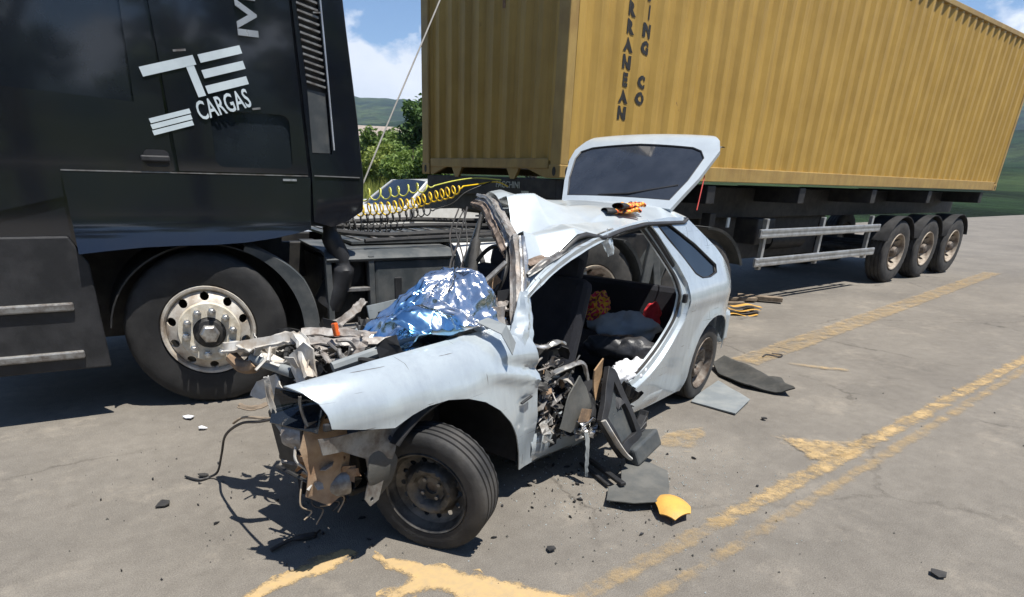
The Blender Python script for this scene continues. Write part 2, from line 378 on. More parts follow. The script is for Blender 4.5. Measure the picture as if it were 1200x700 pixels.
# asphalt
am = bpy.data.materials.new('asphalt'); am.use_nodes = True; t = am.node_tree; n = t.nodes; p = n['Principled BSDF']; L = t.links.new
c = n.new('ShaderNodeTexCoord')
def NZ(s, d=6, r=.6):
    q = n.new('ShaderNodeTexNoise'); q.inputs['Scale'].default_value = s; q.inputs['Detail'].default_value = d; q.inputs['Roughness'].default_value = r; L(c.outputs['Object'], q.inputs['Vector']); return q
def RP(src, a, b, ca, cb):
    q = n.new('ShaderNodeValToRGB'); q.color_ramp.elements[0].position = a; q.color_ramp.elements[1].position = b
    q.color_ramp.elements[0].color = ca; q.color_ramp.elements[1].color = cb; L(src, q.inputs[0]); return q
def MX(a, b, f, bt='MIX'):
    q = n.new('ShaderNodeMix'); q.data_type = 'RGBA'; q.blend_type = bt
    L(a, q.inputs['A']); L(b, q.inputs['B'])
    if isinstance(f, float): q.inputs['Factor'].default_value = f
    else: L(f, q.inputs['Factor'])
    return q
big = RP(NZ(.7, 5).outputs['Fac'], .35, .7, (.165, .151, .133, 1), (.228, .209, .182, 1))
fine = RP(NZ(170, 3, .8).outputs['Fac'], .32, .70, (.58, .58, .58, 1), (1.25, 1.24, 1.22, 1))
mid = RP(NZ(9, 8, .72).outputs['Fac'], .33, .72, (.84, .83, .82, 1), (1.10, 1.10, 1.09, 1))
vo = n.new('ShaderNodeTexVoronoi'); vo.inputs['Scale'].default_value = 190; L(c.outputs['Object'], vo.inputs['Vector'])
st = RP(vo.outputs['Distance'], .05, .45, (1.18, 1.18, 1.16, 1), (.90, .90, .90, 1))
a1 = MX(big.outputs[0], fine.outputs[0], 1., 'MULTIPLY'); a2 = MX(a1.outputs['Result'], mid.outputs[0], 1., 'MULTIPLY'); a3 = MX(a2.outputs['Result'], st.outputs[0], .7, 'MULTIPLY')
stain = RP(NZ(2.3, 6, .7).outputs['Fac'], .62, .74, (1, 1, 1, 1), (.72, .71, .70, 1)); a4 = MX(a3.outputs['Result'], stain.outputs[0], 1., 'MULTIPLY')
vc = n.new('ShaderNodeTexVoronoi'); vc.feature = 'DISTANCE_TO_EDGE'; vc.inputs['Scale'].default_value = .55
wn = NZ(3.2, 6, .7); wa_ = n.new('ShaderNodeMix'); wa_.data_type = 'VECTOR'; wa_.inputs['Factor'].default_value = .22; L(c.outputs['Object'], wa_.inputs['A']); L(wn.outputs['Color'], wa_.inputs['B']); L(wa_.outputs['Result'], vc.inputs['Vector'])
ck = RP(vc.outputs['Distance'], .001, .007, (.55, .54, .53, 1), (1, 1, 1, 1)); cm_ = RP(NZ(.8, 3).outputs['Fac'], .45, .6, (0, 0, 0, 1), (1, 1, 1, 1)); wh = n.new('ShaderNodeRGB'); wh.outputs[0].default_value = (1, 1, 1, 1)
ck2 = MX(wh.outputs[0], ck.outputs[0], cm_.outputs[0]); a5 = MX(a4.outputs['Result'], ck2.outputs['Result'], 1., 'MULTIPLY')
dus = RP(NZ(1.7, 9, .8).outputs['Fac'], .54, .72, (0, 0, 0, 1), (.55, .55, .55, 1)); tan_ = n.new('ShaderNodeRGB'); tan_.outputs[0].default_value = (.30, .265, .215, 1); a6 = MX(a5.outputs['Result'], tan_.outputs[0], dus.outputs[0])
L(a6.outputs['Result'], p.inputs['Base Color']); p.inputs['Roughness'].default_value = .88; p.inputs['Specular IOR Level'].default_value = .35
bu = n.new('ShaderNodeBump'); bu.inputs['Strength'].default_value = .4; bu.inputs['Distance'].default_value = .004; L(vo.outputs['Distance'], bu.inputs['Height']); L(bu.outputs[0], p.inputs['Normal'])
b = B()
xs = [-260, -60, -14]+[i*.4 for i in range(-30, 60)]+[30, 80, 300]; ys = [-14, -8]+[i*.4 for i in range(-10, 33)]+[13.4]
def rz(x, y): return .014
k = len(ys)
for x in xs:
    for y in ys: b.v.append((x, y, rz(x, y)-.014))
for i in range(len(xs)-1):
    for j in range(k-1): b.f.append((i*k+j, (i+1)*k+j, (i+1)*k+j+1, i*k+j+1))
road = b.obj('road', am, smooth=0); road.matrix_basis = RM; tag(road, 'worn light grey asphalt road', kind='structure')
# worn yellow markings: thin sheets following the road, paint flaked by noise with the asphalt showing
def paint(name, seed, lo, hi):
    m = bpy.data.materials.new(name); m.use_nodes = True; t = m.node_tree; n = t.nodes; p = n['Principled BSDF']; L = t.links.new; p.inputs['Roughness'].default_value = .85
    c = n.new('ShaderNodeTexCoord'); at = n.new('ShaderNodeAttribute'); at.attribute_name = 'edge'
    mp = n.new('ShaderNodeMapping'); mp.inputs['Location'].default_value = (seed, seed*.7, 0); L(c.outputs['Object'], mp.inputs[0])
    def nn(sc, d, r): q = n.new('ShaderNodeTexNoise'); q.inputs['Scale'].default_value = sc; q.inputs['Detail'].default_value = d; q.inputs['Roughness'].default_value = r; L(mp.outputs[0], q.inputs['Vector']); return q
    z = nn(7, 12, .74); zf = nn(150, 3, .8)
    m1 = n.new('ShaderNodeMath'); m1.operation = 'MULTIPLY_ADD'; m1.inputs[1].default_value = .30; L(at.outputs['Fac'], m1.inputs[0]); L(z.outputs['Fac'], m1.inputs[2])
    m2 = n.new('ShaderNodeMath'); m2.operation = 'MULTIPLY_ADD'; m2.inputs[1].default_value = .35; L(zf.outputs['Fac'], m2.inputs[0]); L(m1.outputs[0], m2.inputs[2])
    r = n.new('ShaderNodeMapRange'); r.inputs['From Min'].default_value = lo; r.inputs['From Max'].default_value = hi; L(m2.outputs[0], r.inputs['Value'])
    z2 = nn(22, 7, .7); y = n.new('ShaderNodeValToRGB'); y.color_ramp.elements[0].position = .3; y.color_ramp.elements[1].position = .75
    y.color_ramp.elements[0].color = (.46, .315, .14, 1); y.color_ramp.elements[1].color = (.34, .255, .145, 1); L(z2.outputs['Fac'], y.inputs[0]); L(y.outputs[0], p.inputs['Base Color'])
    tr = n.new('ShaderNodeBsdfTransparent'); ms = n.new('ShaderNodeMixShader'); L(r.outputs[0], ms.inputs[0]); L(tr.outputs[0], ms.inputs[1]); L(p.outputs[0], ms.inputs[2]); L(ms.outputs[0], n['Material Output'].inputs[0])
    return m
PM = [paint('paint_solid', 3., .70, .86), paint('paint_worn', 11., .84, 1.10), paint('paint_faint', 21., .84, 1.30)]
RMI = RM.inverted()
MK = [0]
def marking(poly, mat, label, jag=.02, layer=1):
    pl = [RMI @ Vector((x, y, 0)) for x, y in poly]; pl = [(q.x, q.y) for q in pl]
    dd = []
    for i in range(len(pl)):
        a, c_ = Vector(pl[i]), Vector(pl[(i+1) % len(pl)]); L_ = (c_-a).length; m_ = max(1, int(L_/.035)); nn = Vector((-(c_-a).y, (c_-a).x)).normalized()
        for j in range(m_):
            q = a.lerp(c_, j/m_); dd.append(tuple(q+nn*jag*(nz(q.x, q.y, 3, 9)+.6*nz(q.x, q.y, 8, 26))))
    b = B().panel(dd, lambda x, y: (x, y, .002+.0012*MK[0]), .035); MK[0] += 1
    o = b.obj('road_marking', mat, smooth=0); o.matrix_basis = RM; tag(o, label, kind='structure')
    sg = [(Vector(p), Vector(q)-Vector(p)) for p, q in zip(pl, pl[1:]+pl[:1])]
    at = o.data.attributes.new('edge', 'FLOAT', 'POINT')
    for i, v in enumerate(o.data.vertices):
        q = Vector((v.co.x, v.co.y)); d = min((q-(p+e*max(0, min(1, (q-p).dot(e)/e.length_squared)))).length for p, e in sg)
        at.data[i].value = min(1, d/.045)
    return o
def strip(a, c_, w0, w1=None, ext=0):
    a = Vector(a); c_ = Vector(c_); d = (c_-a).normalized(); c_ = c_+d*ext; nn = Vector((-d.y, d.x)); w1 = w1 or w0
    return [a-nn*w0/2, c_-nn*w1/2, c_+nn*w1/2, a+nn*w0/2]
marking([(-1.06, 1.90), (-.86, 2.19), (-.63, 2.42), (-.57, 2.36), (-.63, 2.22), (-.72, 2.17), (-.86, 2.03), (-.98, 1.86)], PM[0], 'yellow painted bar on the asphalt', .05)
marking([(-.50, 2.36), (-.25, 2.30), (-.03, 2.23), (.36, 2.10), (.30, 1.86), (-.02, 1.8), (-.06, 2.02), (-.20, 2.10), (-.30, 2.05), (-.36, 1.86), (-.46, 1.88), (-.40, 2.1), (-.32, 2.18), (-.48, 2.29)], PM[0], 'yellow painted bar broken by bare asphalt', .05)
marking(strip((1.12, 2.685), (2.05, 3.45), .17, .17, 9), PM[1], 'worn yellow centre line', .03)
marking(strip((.2, 1.93), (1.25, 2.79), .15, .15), PM[2], 'faint start of the yellow centre line', .03)
marking(strip((.42, 1.87), (1.88, 3.10), .13, .14, 9), PM[2], 'faint second yellow line', .015)
marking([(1.16, 3.90), (1.36, 4.02), (1.52, 4.06), (1.48, 3.85), (1.32, 3.62), (1.12, 3.64), (1.05, 3.75)], PM[2], 'worn yellow patch of road paint', .06)
marking([(1.80, 3.98), (2.0, 3.92), (2.35, 3.86), (2.6, 3.95), (2.35, 3.62), (2.06, 3.50), (1.92, 3.47), (1.98, 3.62), (1.93, 3.80)], PM[1], 'worn yellow painted chevron end', .06)
marking(strip((2.38, 5.74), (3.80, 7.10), .34, .36, 9), PM[2], 'long faded yellow line beside the trailer', .04)
marking([(2.78, 5.82), (3.05, 5.74), (3.35, 5.62), (3.3, 5.5), (3.0, 5.58), (2.8, 5.7)], PM[2], 'faint yellow paint remnant', .04)
marking([(.95, 4.2), (1.15, 4.25), (1.1, 3.95), (.92, 3.9)], PM[2], 'faint yellow paint remnant by the car', .06)
# ------------------------------------------------------------ plants and house behind the road
def leafcrown(b, blobs, nl, sz, rnd):
    tot = sum(r**2 for *_, r in blobs)
    for cx, cy, cz, r in blobs:
        for _ in range(int(nl*r*r/tot)):
            d = Vector((rnd.gauss(0, 1), rnd.gauss(0, 1), rnd.gauss(0, 1))).normalized(); q = r*(rnd.random()**.35)*(.82+.35*nz(d.x*2+cx, d.y*2+cy, d.z*2))
            p = Vector((cx, cy, cz))+d*q; p.z = max(p.z, .1)
            u = Vector((rnd.gauss(0, 1), rnd.gauss(0, 1), rnd.gauss(0, .6))).normalized(); w = u.cross(Vector((rnd.gauss(0, 1), rnd.gauss(0, 1), rnd.gauss(0, 1)))).normalized(); s = sz*(.6+.8*rnd.random())
            b.add([p-u*s, p-w*s*.45, p+u*s, p+w*s*.45], [(0, 1, 2, 3)])
def tree(x, y, h, rad, leaf, label, seed, nl=5200, sz=.12, bushy=False):
    rnd = random.Random(seed); z0 = hz(x, y)
    e_ = empty('tree' if not bushy else 'shrub', Matrix.Translation((x, y, z0-.05))); tag(e_, label, 'tree' if not bushy else 'shrub', 'trees and shrubs behind the road')
    tb = B(); tb.tube([(0, 0, -.2), (.05*h*.2, .02, h*.25), (-.03*h*.2, .06, h*.55), (.03, 0, h*.8)], [.035*h, .028*h, .018*h, .006*h], 9)
    blobs = []
    nb = 16 if not bushy else 11
    for i in range(nb):
        a = rnd.random()*2*pi; q = rad*(.25+.6*rnd.random()); zz = h*(.32 if not bushy else .18)+h*(.6 if not bushy else .6)*rnd.random(); q *= 1.15-.75*abs(zz/h-.55)
        c_ = (q*cos(a), q*sin(a), zz); blobs.append((*c_, rad*(.26+.22*rnd.random())))
        tb.tube([(0, 0, max(.1, zz-.3*h)), (c_[0]*.5, c_[1]*.5, zz-.08*h), c_], [.012*h, .007*h, .002*h], 6)
    tb.obj('trunk', 'bark', e_, smooth=40)
    cb = B(); leafcrown(cb, blobs, nl, sz, rnd); cb.obj('crown', leaf, e_)
    return e_
tree(-6.3, 36, 2.7, 1.7, 'leaf_mid', 'round mid green bush tree beside the lorry cab', 1)
tree(-2.3, 30.5, 4.9, 1.7, 'leaf_dark', 'tall dark green tree half hidden by the container', 2, 7000)
tree(-5.0, 30, 2.3, 1.5, 'leaf_lime', 'low yellow green shrub in front of the trees', 3, 4500, .09, True)
tree(-3.2, 26, 2.6, 1.5, 'leaf_mid', 'low dense shrub below the dark tree', 4, 4500, .09, True)
tree(-12.2, 46, 3.9, 1.9, 'leaf_dark', 'dark tree in front of the house', 5)
tree(-12.5, 40, 6.5, 3., 'leaf_mid', 'broad tree behind the lorry cab', 6)
tree(-20, 38, 7, 3.2, 'leaf_dark', 'dark broad tree far behind the lorry cab', 8)
tree(2, 38, 7.5, 3., 'leaf_mid', 'green tree hidden behind the container', 9)
tree(12, 46, 8, 3.2, 'leaf_dark', 'dark tree hidden behind the trailer', 10)
tree(-7.2, 62, 4.6, 2.2, 'leaf_mid', 'distant tree beside the house roof', 12, 4000)
tree(-5.2, 66, 5.4, 2.4, 'leaf_dark', 'distant dark tree right of the house', 13, 4000)
for i in range(11):  # unseen trees, added so the black cab mirrors something dark
    s_ = -26+5.2*i; n_ = -15.5-2.5*((i*7) % 3); q = RN*n_+RD*s_
    e_ = tree(q.x, q.y, 8.5+1.5*((i*5) % 3), 3.4, ('leaf_dark', 'leaf_mid')[i % 2], 'unseen tree added behind the camera to darken cab reflections', 40+i, 1500, .34); e_['group'] = 'unseen trees added for dark reflections'
rnd = random.Random(5); b = B()
for _ in range(17000):
    x = rnd.uniform(-14, 4); d_ = 13.6+abs(rnd.gauss(0, 5)); base = RN*d_; s_ = rnd.uniform(-12, 26); p = base+RD*s_
    if p.y < 8 or p.x > 6: continue
    p.z = hz(p.x, p.y); h = rnd.uniform(.25, .75)*(.7+.6*abs(nz(p.x, p.y, 0, .6))); a = rnd.random()*pi; w = Vector((cos(a), sin(a), 0))*.016; l = Vector((rnd.gauss(0, .14), rnd.gauss(0, .14), 0))
    b.add([p-w, p+w, p+w*.6+l*.5+Vector((0, 0, h*.6)), p+l+Vector((0, 0, h)), p-w*.6+l*.5+Vector((0, 0, h*.6))], [(0, 1, 2, 3, 4)])
for _ in range(15000):
    p = Vector((rnd.uniform(-9, .5), rnd.uniform(13, 34), 0))
    if p.dot(RN) < 13.7: continue
    p.z = hz(p.x, p.y); h = rnd.uniform(.3, .95); a = rnd.random()*pi; w = Vector((cos(a), sin(a), 0))*.02; l = Vector((rnd.gauss(0, .16), rnd.gauss(0, .16), 0))
    b.add([p-w, p+w, p+w*.6+l*.5+Vector((0, 0, h*.6)), p+l+Vector((0, 0, h)), p-w*.6+l*.5+Vector((0, 0, h*.6))], [(0, 1, 2, 3, 4)])
tag(b.obj('verge_grass', 'grass_blade'), 'tall yellow green grass growing along the verge', 'grass', kind='stuff')
hs = empty('house', frame((-12.6, 74, hz(-12.6, 74)), (1, .25, 0))); tag(hs, 'low house with a shallow brown roof among trees', 'house')
B().box((0, 0, 1.6), (9, 7, 3.6)).obj('wall', 'house_wall', hs)
b = B()
for s_ in (-1, 1): b.add([(-5, s_*4.2, 3.2), (5, s_*4.2, 3.2), (5, 0, 4.7), (-5, 0, 4.7)], [(0, 1, 2, 3)])
b.obj('roof', 'roof_tiles', hs, solid=.15)
for x in (-2.6, 1.8): B().box((x, -3.52, 1.7), (1.2, .08, 1.1)).obj('window', 'glass_dark', hs)
# cable running up past the container
tag(B().tube(smooth_path([(-1.11, 5.6, 1.46), (-.93, 5.92, 1.95), (-.56, 6.58, 2.93), (-.13, 7.35, 4.08)], 8), .007, 6).obj('guy_cable', 'cable_grey'), 'thin pale cable rising diagonally in front of the container', 'cable')

# haze: even pale air round everything
hb = B().box((0, 0, 134), (6680, 6680, 292))
hzm = bpy.data.materials.new('haze_air'); hzm.use_nodes = True; t = hzm.node_tree; t.nodes.remove(t.nodes['Principled BSDF'])
pv = t.nodes.new('ShaderNodeVolumePrincipled'); pv.inputs['Color'].default_value = (.56, .74, 1, 1); pv.inputs['Density'].default_value = .00017; pv.inputs['Anisotropy'].default_value = .2
t.links.new(pv.outputs[0], t.nodes['Material Output'].inputs['Volume'])
tag(hb.obj('haze', hzm), 'thin blue haze over the valley', 'haze', kind='stuff')
# ------------------------------------------------------------ black tractor lorry (local x rearwards, y inwards from the near side, z up)
TA = Vector((cos(radians(30)), sin(radians(30)), 0)); TM = frame((-1.968, 4.273, 0), TA)
lorry = empty('tractor_lorry', TM); tag(lorry, 'black articulated lorry tractor with sloping white stripe logo on its cab', 'lorry')
yS = -.06
def side(y): return lambda x, z: (x, y, z)
# cab shell behind the panels
b = B()
pr = [(-1.42, 1.0), (-1.50, 1.5), (-1.46, 1.95), (-1.30, 2.6), (-1.12, 3.2), (-.8, 3.62), (.2, 3.75), (.74, 3.75), (.76, 1.22), (.30, 1.16), (-.55, 1.16), (-.70, 1.0)]
k = len(pr); b.v += [(x, yS+.03, z) for x, z in pr]+[(x, 2.42, z) for x, z in pr]
b.f += [tuple(range(k)), tuple(reversed(range(k, 2*k)))]+[(i, (i+1) % k, k+(i+1) % k, k+i) for i in range(k)]
b.obj('cab_body', 'black_paint', lorry, bev=.03)
# sleeper side skin with a shallow blind window, door, skirts, rear fairing
win = rrect(.185, 1.565, .665, 1.885, .05)
def sleeper(x, z): return (x, yS+.022*((z-2.35)/.9)**2 if z > 1.5 else yS+.022*(.85/.9)**2, z)
B().panel([(-.035, 1.535), (.765, 1.535), (.735, 2.2), (.72, 2.7), (.70, 3.68), (-.10, 3.68), (-.055, 2.2)], sleeper, .06, [win]).obj('sleeper_side', 'black_paint', lorry, smooth=30, solid=.016)
B().panel(win, lambda x, z: (x, yS+.016, z), .08).obj('sleeper_window', 'glass_dark', lorry)
dw = [(-1.2, 1.95), (-.22, 1.9), (-.2, 2.75), (-.98, 2.75), (-1.2, 2.2)]
door = B().panel([(-1.40, 1.20), (-.06, 1.535), (-.07, 2.2), (-.12, 2.95), (-1.10, 2.95), (-1.36, 2.0)], sleeper, .08, [dw]).obj('door', 'black_paint', lorry, smooth=30, solid=.016)
B().panel(dw, lambda x, z: (x, yS+.02, z), .2).obj('door_window', 'glass_dark', door)
B().box((-.16, yS-.025, 1.60), (.16, .03, .035)).obj('door_handle', 'black_plastic', door, bev=.008)
B().panel(rrect(-.22, 1.555, -.08, 1.65, .03), side(yS-.006), .04).obj('handle_recess', 'black_plastic', door, solid=.004)
# lower skirt with wheel-arch lip
def skf(x, z): return (x, yS-.012-.020*max(0, (1.26-z)/.13)**2 if z < 1.26 else yS-.012, z)
arch = [(-.66, 1.06), (-.5, 1.075), (-.3, 1.09), (-.1, 1.095), (.1, 1.095), (.3, 1.105), (.5, 1.13), (.66, 1.16), (.745, 1.185)]
skp = [(-.66, 1.515)]+arch+[(.77, 1.515)]
B().panel(skp, skf, .022).obj('side_skirt', 'black_paint', lorry, smooth=35, solid=.012)
B().box((.63, yS-.02, 1.497), (.09, .006, .013)).obj('marker_strip', 'letter_silver', lorry)
B().bar((-.66, yS-.004, 1.524), (.755, yS-.004, 1.524), .02, .006).obj('waist_trim', 'dull_metal', lorry)
# rear side fairing
fo = [(.775, 1.23), (.90, 1.195), (1.02, 1.235), (1.13, 1.30), (1.145, 1.5), (1.12, 1.9), (1.075, 2.4), (1.02, 3.1), (.98, 3.6), (.715, 3.6), (.735, 2.7), (.765, 2.0), (.785, 1.535)]
slot = [(.80, 1.665), (.935, 1.665), (.93, 2.0), (.905, 2.56), (.88, 3.2), (.755, 3.2), (.768, 2.5), (.797, 2.05)]
def fairf(x, z): return (x, yS+.005, z)
fair = B().panel(fo, fairf, .045, [slot]).obj('side_fairing', 'black_paint', lorry, smooth=35, solid=.02)
B().panel([(.805, 1.67), (.93, 1.67), (.92, 2.03), (.80, 2.045)], side(yS+.02), .1).obj('filler_panel', 'grey_plastic', fair, solid=.01)
B().panel([(.77, 1.65), (.96, 1.65), (.93, 2.5), (.91, 3.25), (.73, 3.25), (.74, 2.5)], side(yS+.045), .2).obj('vent_backing', 'black_plastic', fair)
for i in range(29):
    z = 2.075+i*.0385; x0 = interp(z, [(2.05, .800), (2.5, .770), (3.2, .757)]); x1 = interp(z, [(2.03, .925), (2.56, .903), (3.2, .878)])
    B().box(((x0+x1)/2, yS+.016, z), (x1-x0, .03, .011), Matrix.Rotation(radians(12), 3, 'Y')).obj('vent_slat', 'dull_metal', fair)
B().tube([(.905, yS-.002, 3.2), (.922, yS-.002, 2.54), (.938, yS-.002, 2.1), (.950, yS-.002, 1.69)], .006, 6).obj('edge_trim', 'silver', fair)
B().tube([(1.12, yS+.02, 1.31), (1.135, yS+.02, 1.5), (1.11, yS+.02, 1.9), (1.065, yS+.02, 2.4), (1.01, yS+.02, 3.1), (.97, yS+.02, 3.59)], .022, 8).obj('fairing_edge', 'black_plastic', fair, smooth=50)
B().bar((.80, yS-.006, 1.527), (1.12, yS-.006, 1.522), .012, .007).obj('fairing_trim', 'dull_metal', fair)
B().bar((.87, yS-.004, 2.47), (.93, yS-.004, 2.475), .004, .008).obj('clip', 'dull_metal', fair)
B().box((.79, yS+.045, 2.4), (.22, .03, 2.4)).obj('gap_filler', 'black_plastic', lorry)
# livery
ROT = radians(16.5)
def slab(name, cx, cz, w, h, mat='letter_white', a=ROT, sk=0.):
    u = Vector((cos(a), 0, sin(a))); v = Vector((-sin(a-sk), 0, cos(a-sk))); c_ = Vector((cx, sleeper(cx, cz)[1]-.0115, cz))
    B().add([c_-u*w/2-v*h/2, c_+u*w/2-v*h/2, c_+u*w/2+v*h/2, c_-u*w/2+v*h/2], [(0, 1, 2, 3)]).obj(name, mat, lorry, solid=.002)
slab('logo_stripe', .287, 2.188, .255, .043); slab('logo_stripe', .297, 2.108, .255, .043); slab('logo_stripe', .307, 2.027, .255, .043)
slab('logo_bar', -.010, 2.100, .31, .050); slab('logo_bar', .128, 2.045, .046, .19)
for i in range(3): slab('small_stripe', -.04+i*.004, 1.838-i*.032, .24, .026); None
RX = Matrix.Rotation(radians(90), 4, 'X')
def onside(x, z, rot=0., y=yS-.012): return Matrix.Translation((x, y, z)) @ Matrix.Rotation(-rot, 4, 'Y') @ RX
o = text('lettering', 'CARGAS', .142, 'letter_white', lorry, onside(.272, 1.914, radians(17.5), yS-.0065) @ Matrix.Diagonal((.60, 1, 1, 1)), offset=.002, spacing=1.02); o['label'] = 'word CARGAS'
o = text('maker_lettering', 'IVECO', .175, 'letter_silver', lorry, onside(.468, 2.285, radians(90)) @ Matrix.Diagonal((1.25, .92, 1, 1)) @ Matrix.Translation((0, 0, .004)), align='LEFT', offset=.005, extr=.006); o['label'] = 'maker name reading upwards'
for x, z, w in ((.028, 2.18, .07), (.56, 2.36, .05), (.44, 1.905, .05)):
    B().bar((x, yS-.006, z), (x+w, yS-.006, z+w*.16), .003, .011).obj('reflector_chip', 'dull_metal', lorry)
# mirror and front bits outside the picture
B().box((-1.42, yS-.26, 2.35), (.16, .22, .62)).obj('mirror', 'black_plastic', lorry, bev=.04)
B().bar((-1.36, yS, 2.5), (-1.42, yS-.2, 2.5), .05, .05).obj('mirror_arm', 'black_plastic', lorry)
B().box((-1.40, 1.18, .62), (.3, 2.46, .62)).obj('bumper', 'black_paint', lorry, bev=.06)
B().panel([(-1.36, .35), (-.62, .35), (-.62, 1.0), (-.70, 1.16), (-1.36, 1.16)], side(yS-.005), .1).obj('step_panel', 'black_plastic', lorry, solid=.03, off=-1, bev=.01)
for z in (.45, .75): B().box((-1.0, yS+.0, z), (.5, .06, .05)).obj('step', 'dull_metal', lorry, bev=.01)
B().panel([(-.05, 1.55), (2.3, 1.55), (2.3, 3.0), (-.05, 3.0)], lambda y, z: (-1.50+(z-1.5)*.26-.02, y, z), .3).obj('windscreen', 'glass_dark', lorry)
# front wheel-arch: dark liner plus grey rear mudguard
b = B()
b.grid(lambda u, v: (.035+(.635 if u < .4 else .62)*cos(radians(-30+202*u)), -.035+.64*v, .51+.585*sin(radians(-30+202*u))), 30, 3)
b.obj('wheel_arch_liner', 'frame_black', lorry, solid=.01)
def mg(u, v):
    a = radians(68-80*u); R_ = .625+.055*u; w0 = -.055
    return (.02+R_*cos(a), w0+.10*v if v <= 1 else 0, .50+R_*sin(a)*.98)
b = B()
for i in range(25):
    u = i/24; a = radians(66-82*u); Ri, Ro = .60, .60+.028+.075*min(1, u*2.2)
    for R_, y in ((Ri, -.05), (Ro, -.055), (Ro+.01, -.03), (Ro+.01, .5)): b.v.append((.035+R_*cos(a)*1.02, y, .50+R_*sin(a)))
for i in range(24):
    for j in range(3): b.f.append((i*4+j, i*4+j+1, i*4+j+5, i*4+j+4))
b.obj('mudguard', 'truck_grey', lorry, smooth=40, solid=.012)
B().box((0, .62, .85), (1.36, .06, .9)).obj('inner_arch', 'frame_black', lorry)
B().box((-.35, 1.2, .75), (1.9, 1.0, .7)).obj('engine_underside', 'frame_black', lorry, bev=.05)
B().box((.95, .70, .62), (.12, .5, .8)).obj('chassis_bracket', 'frame_black', lorry)
# wheels
def truck_wheel(name, parent, mtx, rimmat, tmat, front=True):
    w = empty(name, mtx, parent)                       # axis local -Y is outwards; origin at the hub
    tb = B(); tyre(tb, .52, .292, .30, 64, 4, .014, .008); tb.obj('tyre', tmat, w, smooth=35).location = (0, .15, 0)
    b = B(); b.lathe([(.296, .05), (.305, .02), (.300, .002), (.285, .004), (.275, .018), (.262, .05), (.262, .22), (.29, .27)], 48); b.obj('rim', rimmat, w, smooth=40)
    holes = [circ(.236*cos(2*pi*(i+.5)/10), .236*sin(2*pi*(i+.5)/10), .029, 12) for i in range(10)]
    dz = (lambda r: interp(r, [(0, -.02), (.195, -.02), (.21, -.008), (.250, .016), (.264, .03)])) if front else (lambda r: interp(r, [(0, .17), (.19, .17), (.235, .10), (.264, .06)]))
    B().panel(circ(0, 0, .264, 40), lambda x, z: (x, dz(hypot(x, z)), z), .03, holes).obj('wheel_disc', rimmat, w, smooth=30, solid=.01)
    y0 = -.03 if front else .165
    B().lathe([(.10, y0+.01), (.105, y0-.022), (.195, y0-.022), (.202, y0-.01), (.202, y0+.01)], 40).obj('nut_ring', 'nut_ring' if front else rimmat, w, smooth=35)
    nb = B().lathe([(.0001, -.060), (.013, -.057), (.017, -.036), (.025, -.033), (.027, .0)], 6)
    proto = None
    for i in range(10):
        a = 2*pi*i/10+.1
        if proto is None: o = proto = nb.obj('wheel_nut', 'bright_steel' if front else rimmat, w, smooth=30)
        else: o = proto.copy(); COL.objects.link(o); o.parent = w
        o.location = (.150*cos(a), y0-.022, .150*sin(a))
    B().lathe([(.0001, y0-.05), (.060, y0-.05), (.085, y0-.045), (.098, y0-.03), (.108, y0+.01)], 32).obj('hub', 'frame_black', w, smooth=35)
    if front: B().lathe([(.0001, y0-.092), (.052, y0-.090), (.064, y0-.074), (.066, y0-.045)], 6).obj('hub_cap', 'bright_steel', w, bev=.006)
    else: B().lathe([(.0001, y0-.16), (.07, y0-.15), (.085, y0-.12), (.09, y0)], 28).obj('hub_cap', 'rim_rusty', w, smooth=35)
    return w
fwheel = truck_wheel('front_wheel', lorry, Matrix.Translation((0, -.045, .525)) @ Matrix.Rotation(radians(-6), 4, 'Z'), 'truck_rim', 'tyre_dark')
truck_wheel('front_wheel', lorry, Matrix.Translation((0, 2.40, .525)) @ Matrix.Rotation(radians(180), 4, 'Z'), 'truck_rim', 'tyre_dark')
rwp = truck_wheel('drive_wheel', lorry, Matrix.Translation((3.36, .0, .525)), 'truck_rim_far', 'tyre_dusty', False)
for x, y, r in ((4.74, 0, 0), (3.36, 2.40, 180), (4.74, 2.40, 180)):
    dup(rwp, Matrix.Translation((x, y, .525)) @ Matrix.Rotation(radians(r), 4, 'Z'), lorry)
# drive-axle mudguards
def arcguard(cx, a0, a1, R0=.60):
    b = B()
    n_ = 16
    for i in range(n_+1):
        a = radians(a0+(a1-a0)*i/n_)
        for R_, y in ((R0-.02, -.02), (R0, -.03), (R0, .34)): b.v.append((cx+R_*cos(a), y, .525+R_*sin(a)))
    for i in range(n_):
        for j in range(2): b.f.append((i*3+j, i*3+j+1, i*3+j+4, i*3+j+3))
    return b.obj('drive_mudguard', 'truck_grey', lorry, smooth=40, solid=.012)
arcguard(3.36, 8, 60); arcguard(4.74, 118, 175); arcguard(4.74, 22, 92, .62); arcguard(3.36, 110, 178)
b = B(); b.bar((3.93, -.03, .50), (4.02, -.03, 1.12), .05, .10); b.obj('guard_bracket', 'truck_grey', lorry, bev=.01)
b = B(); b.bar((4.14, -.03, .50), (4.0, -.03, 1.10), .05, .09); b.obj('guard_bracket', 'truck_grey', lorry, bev=.01)
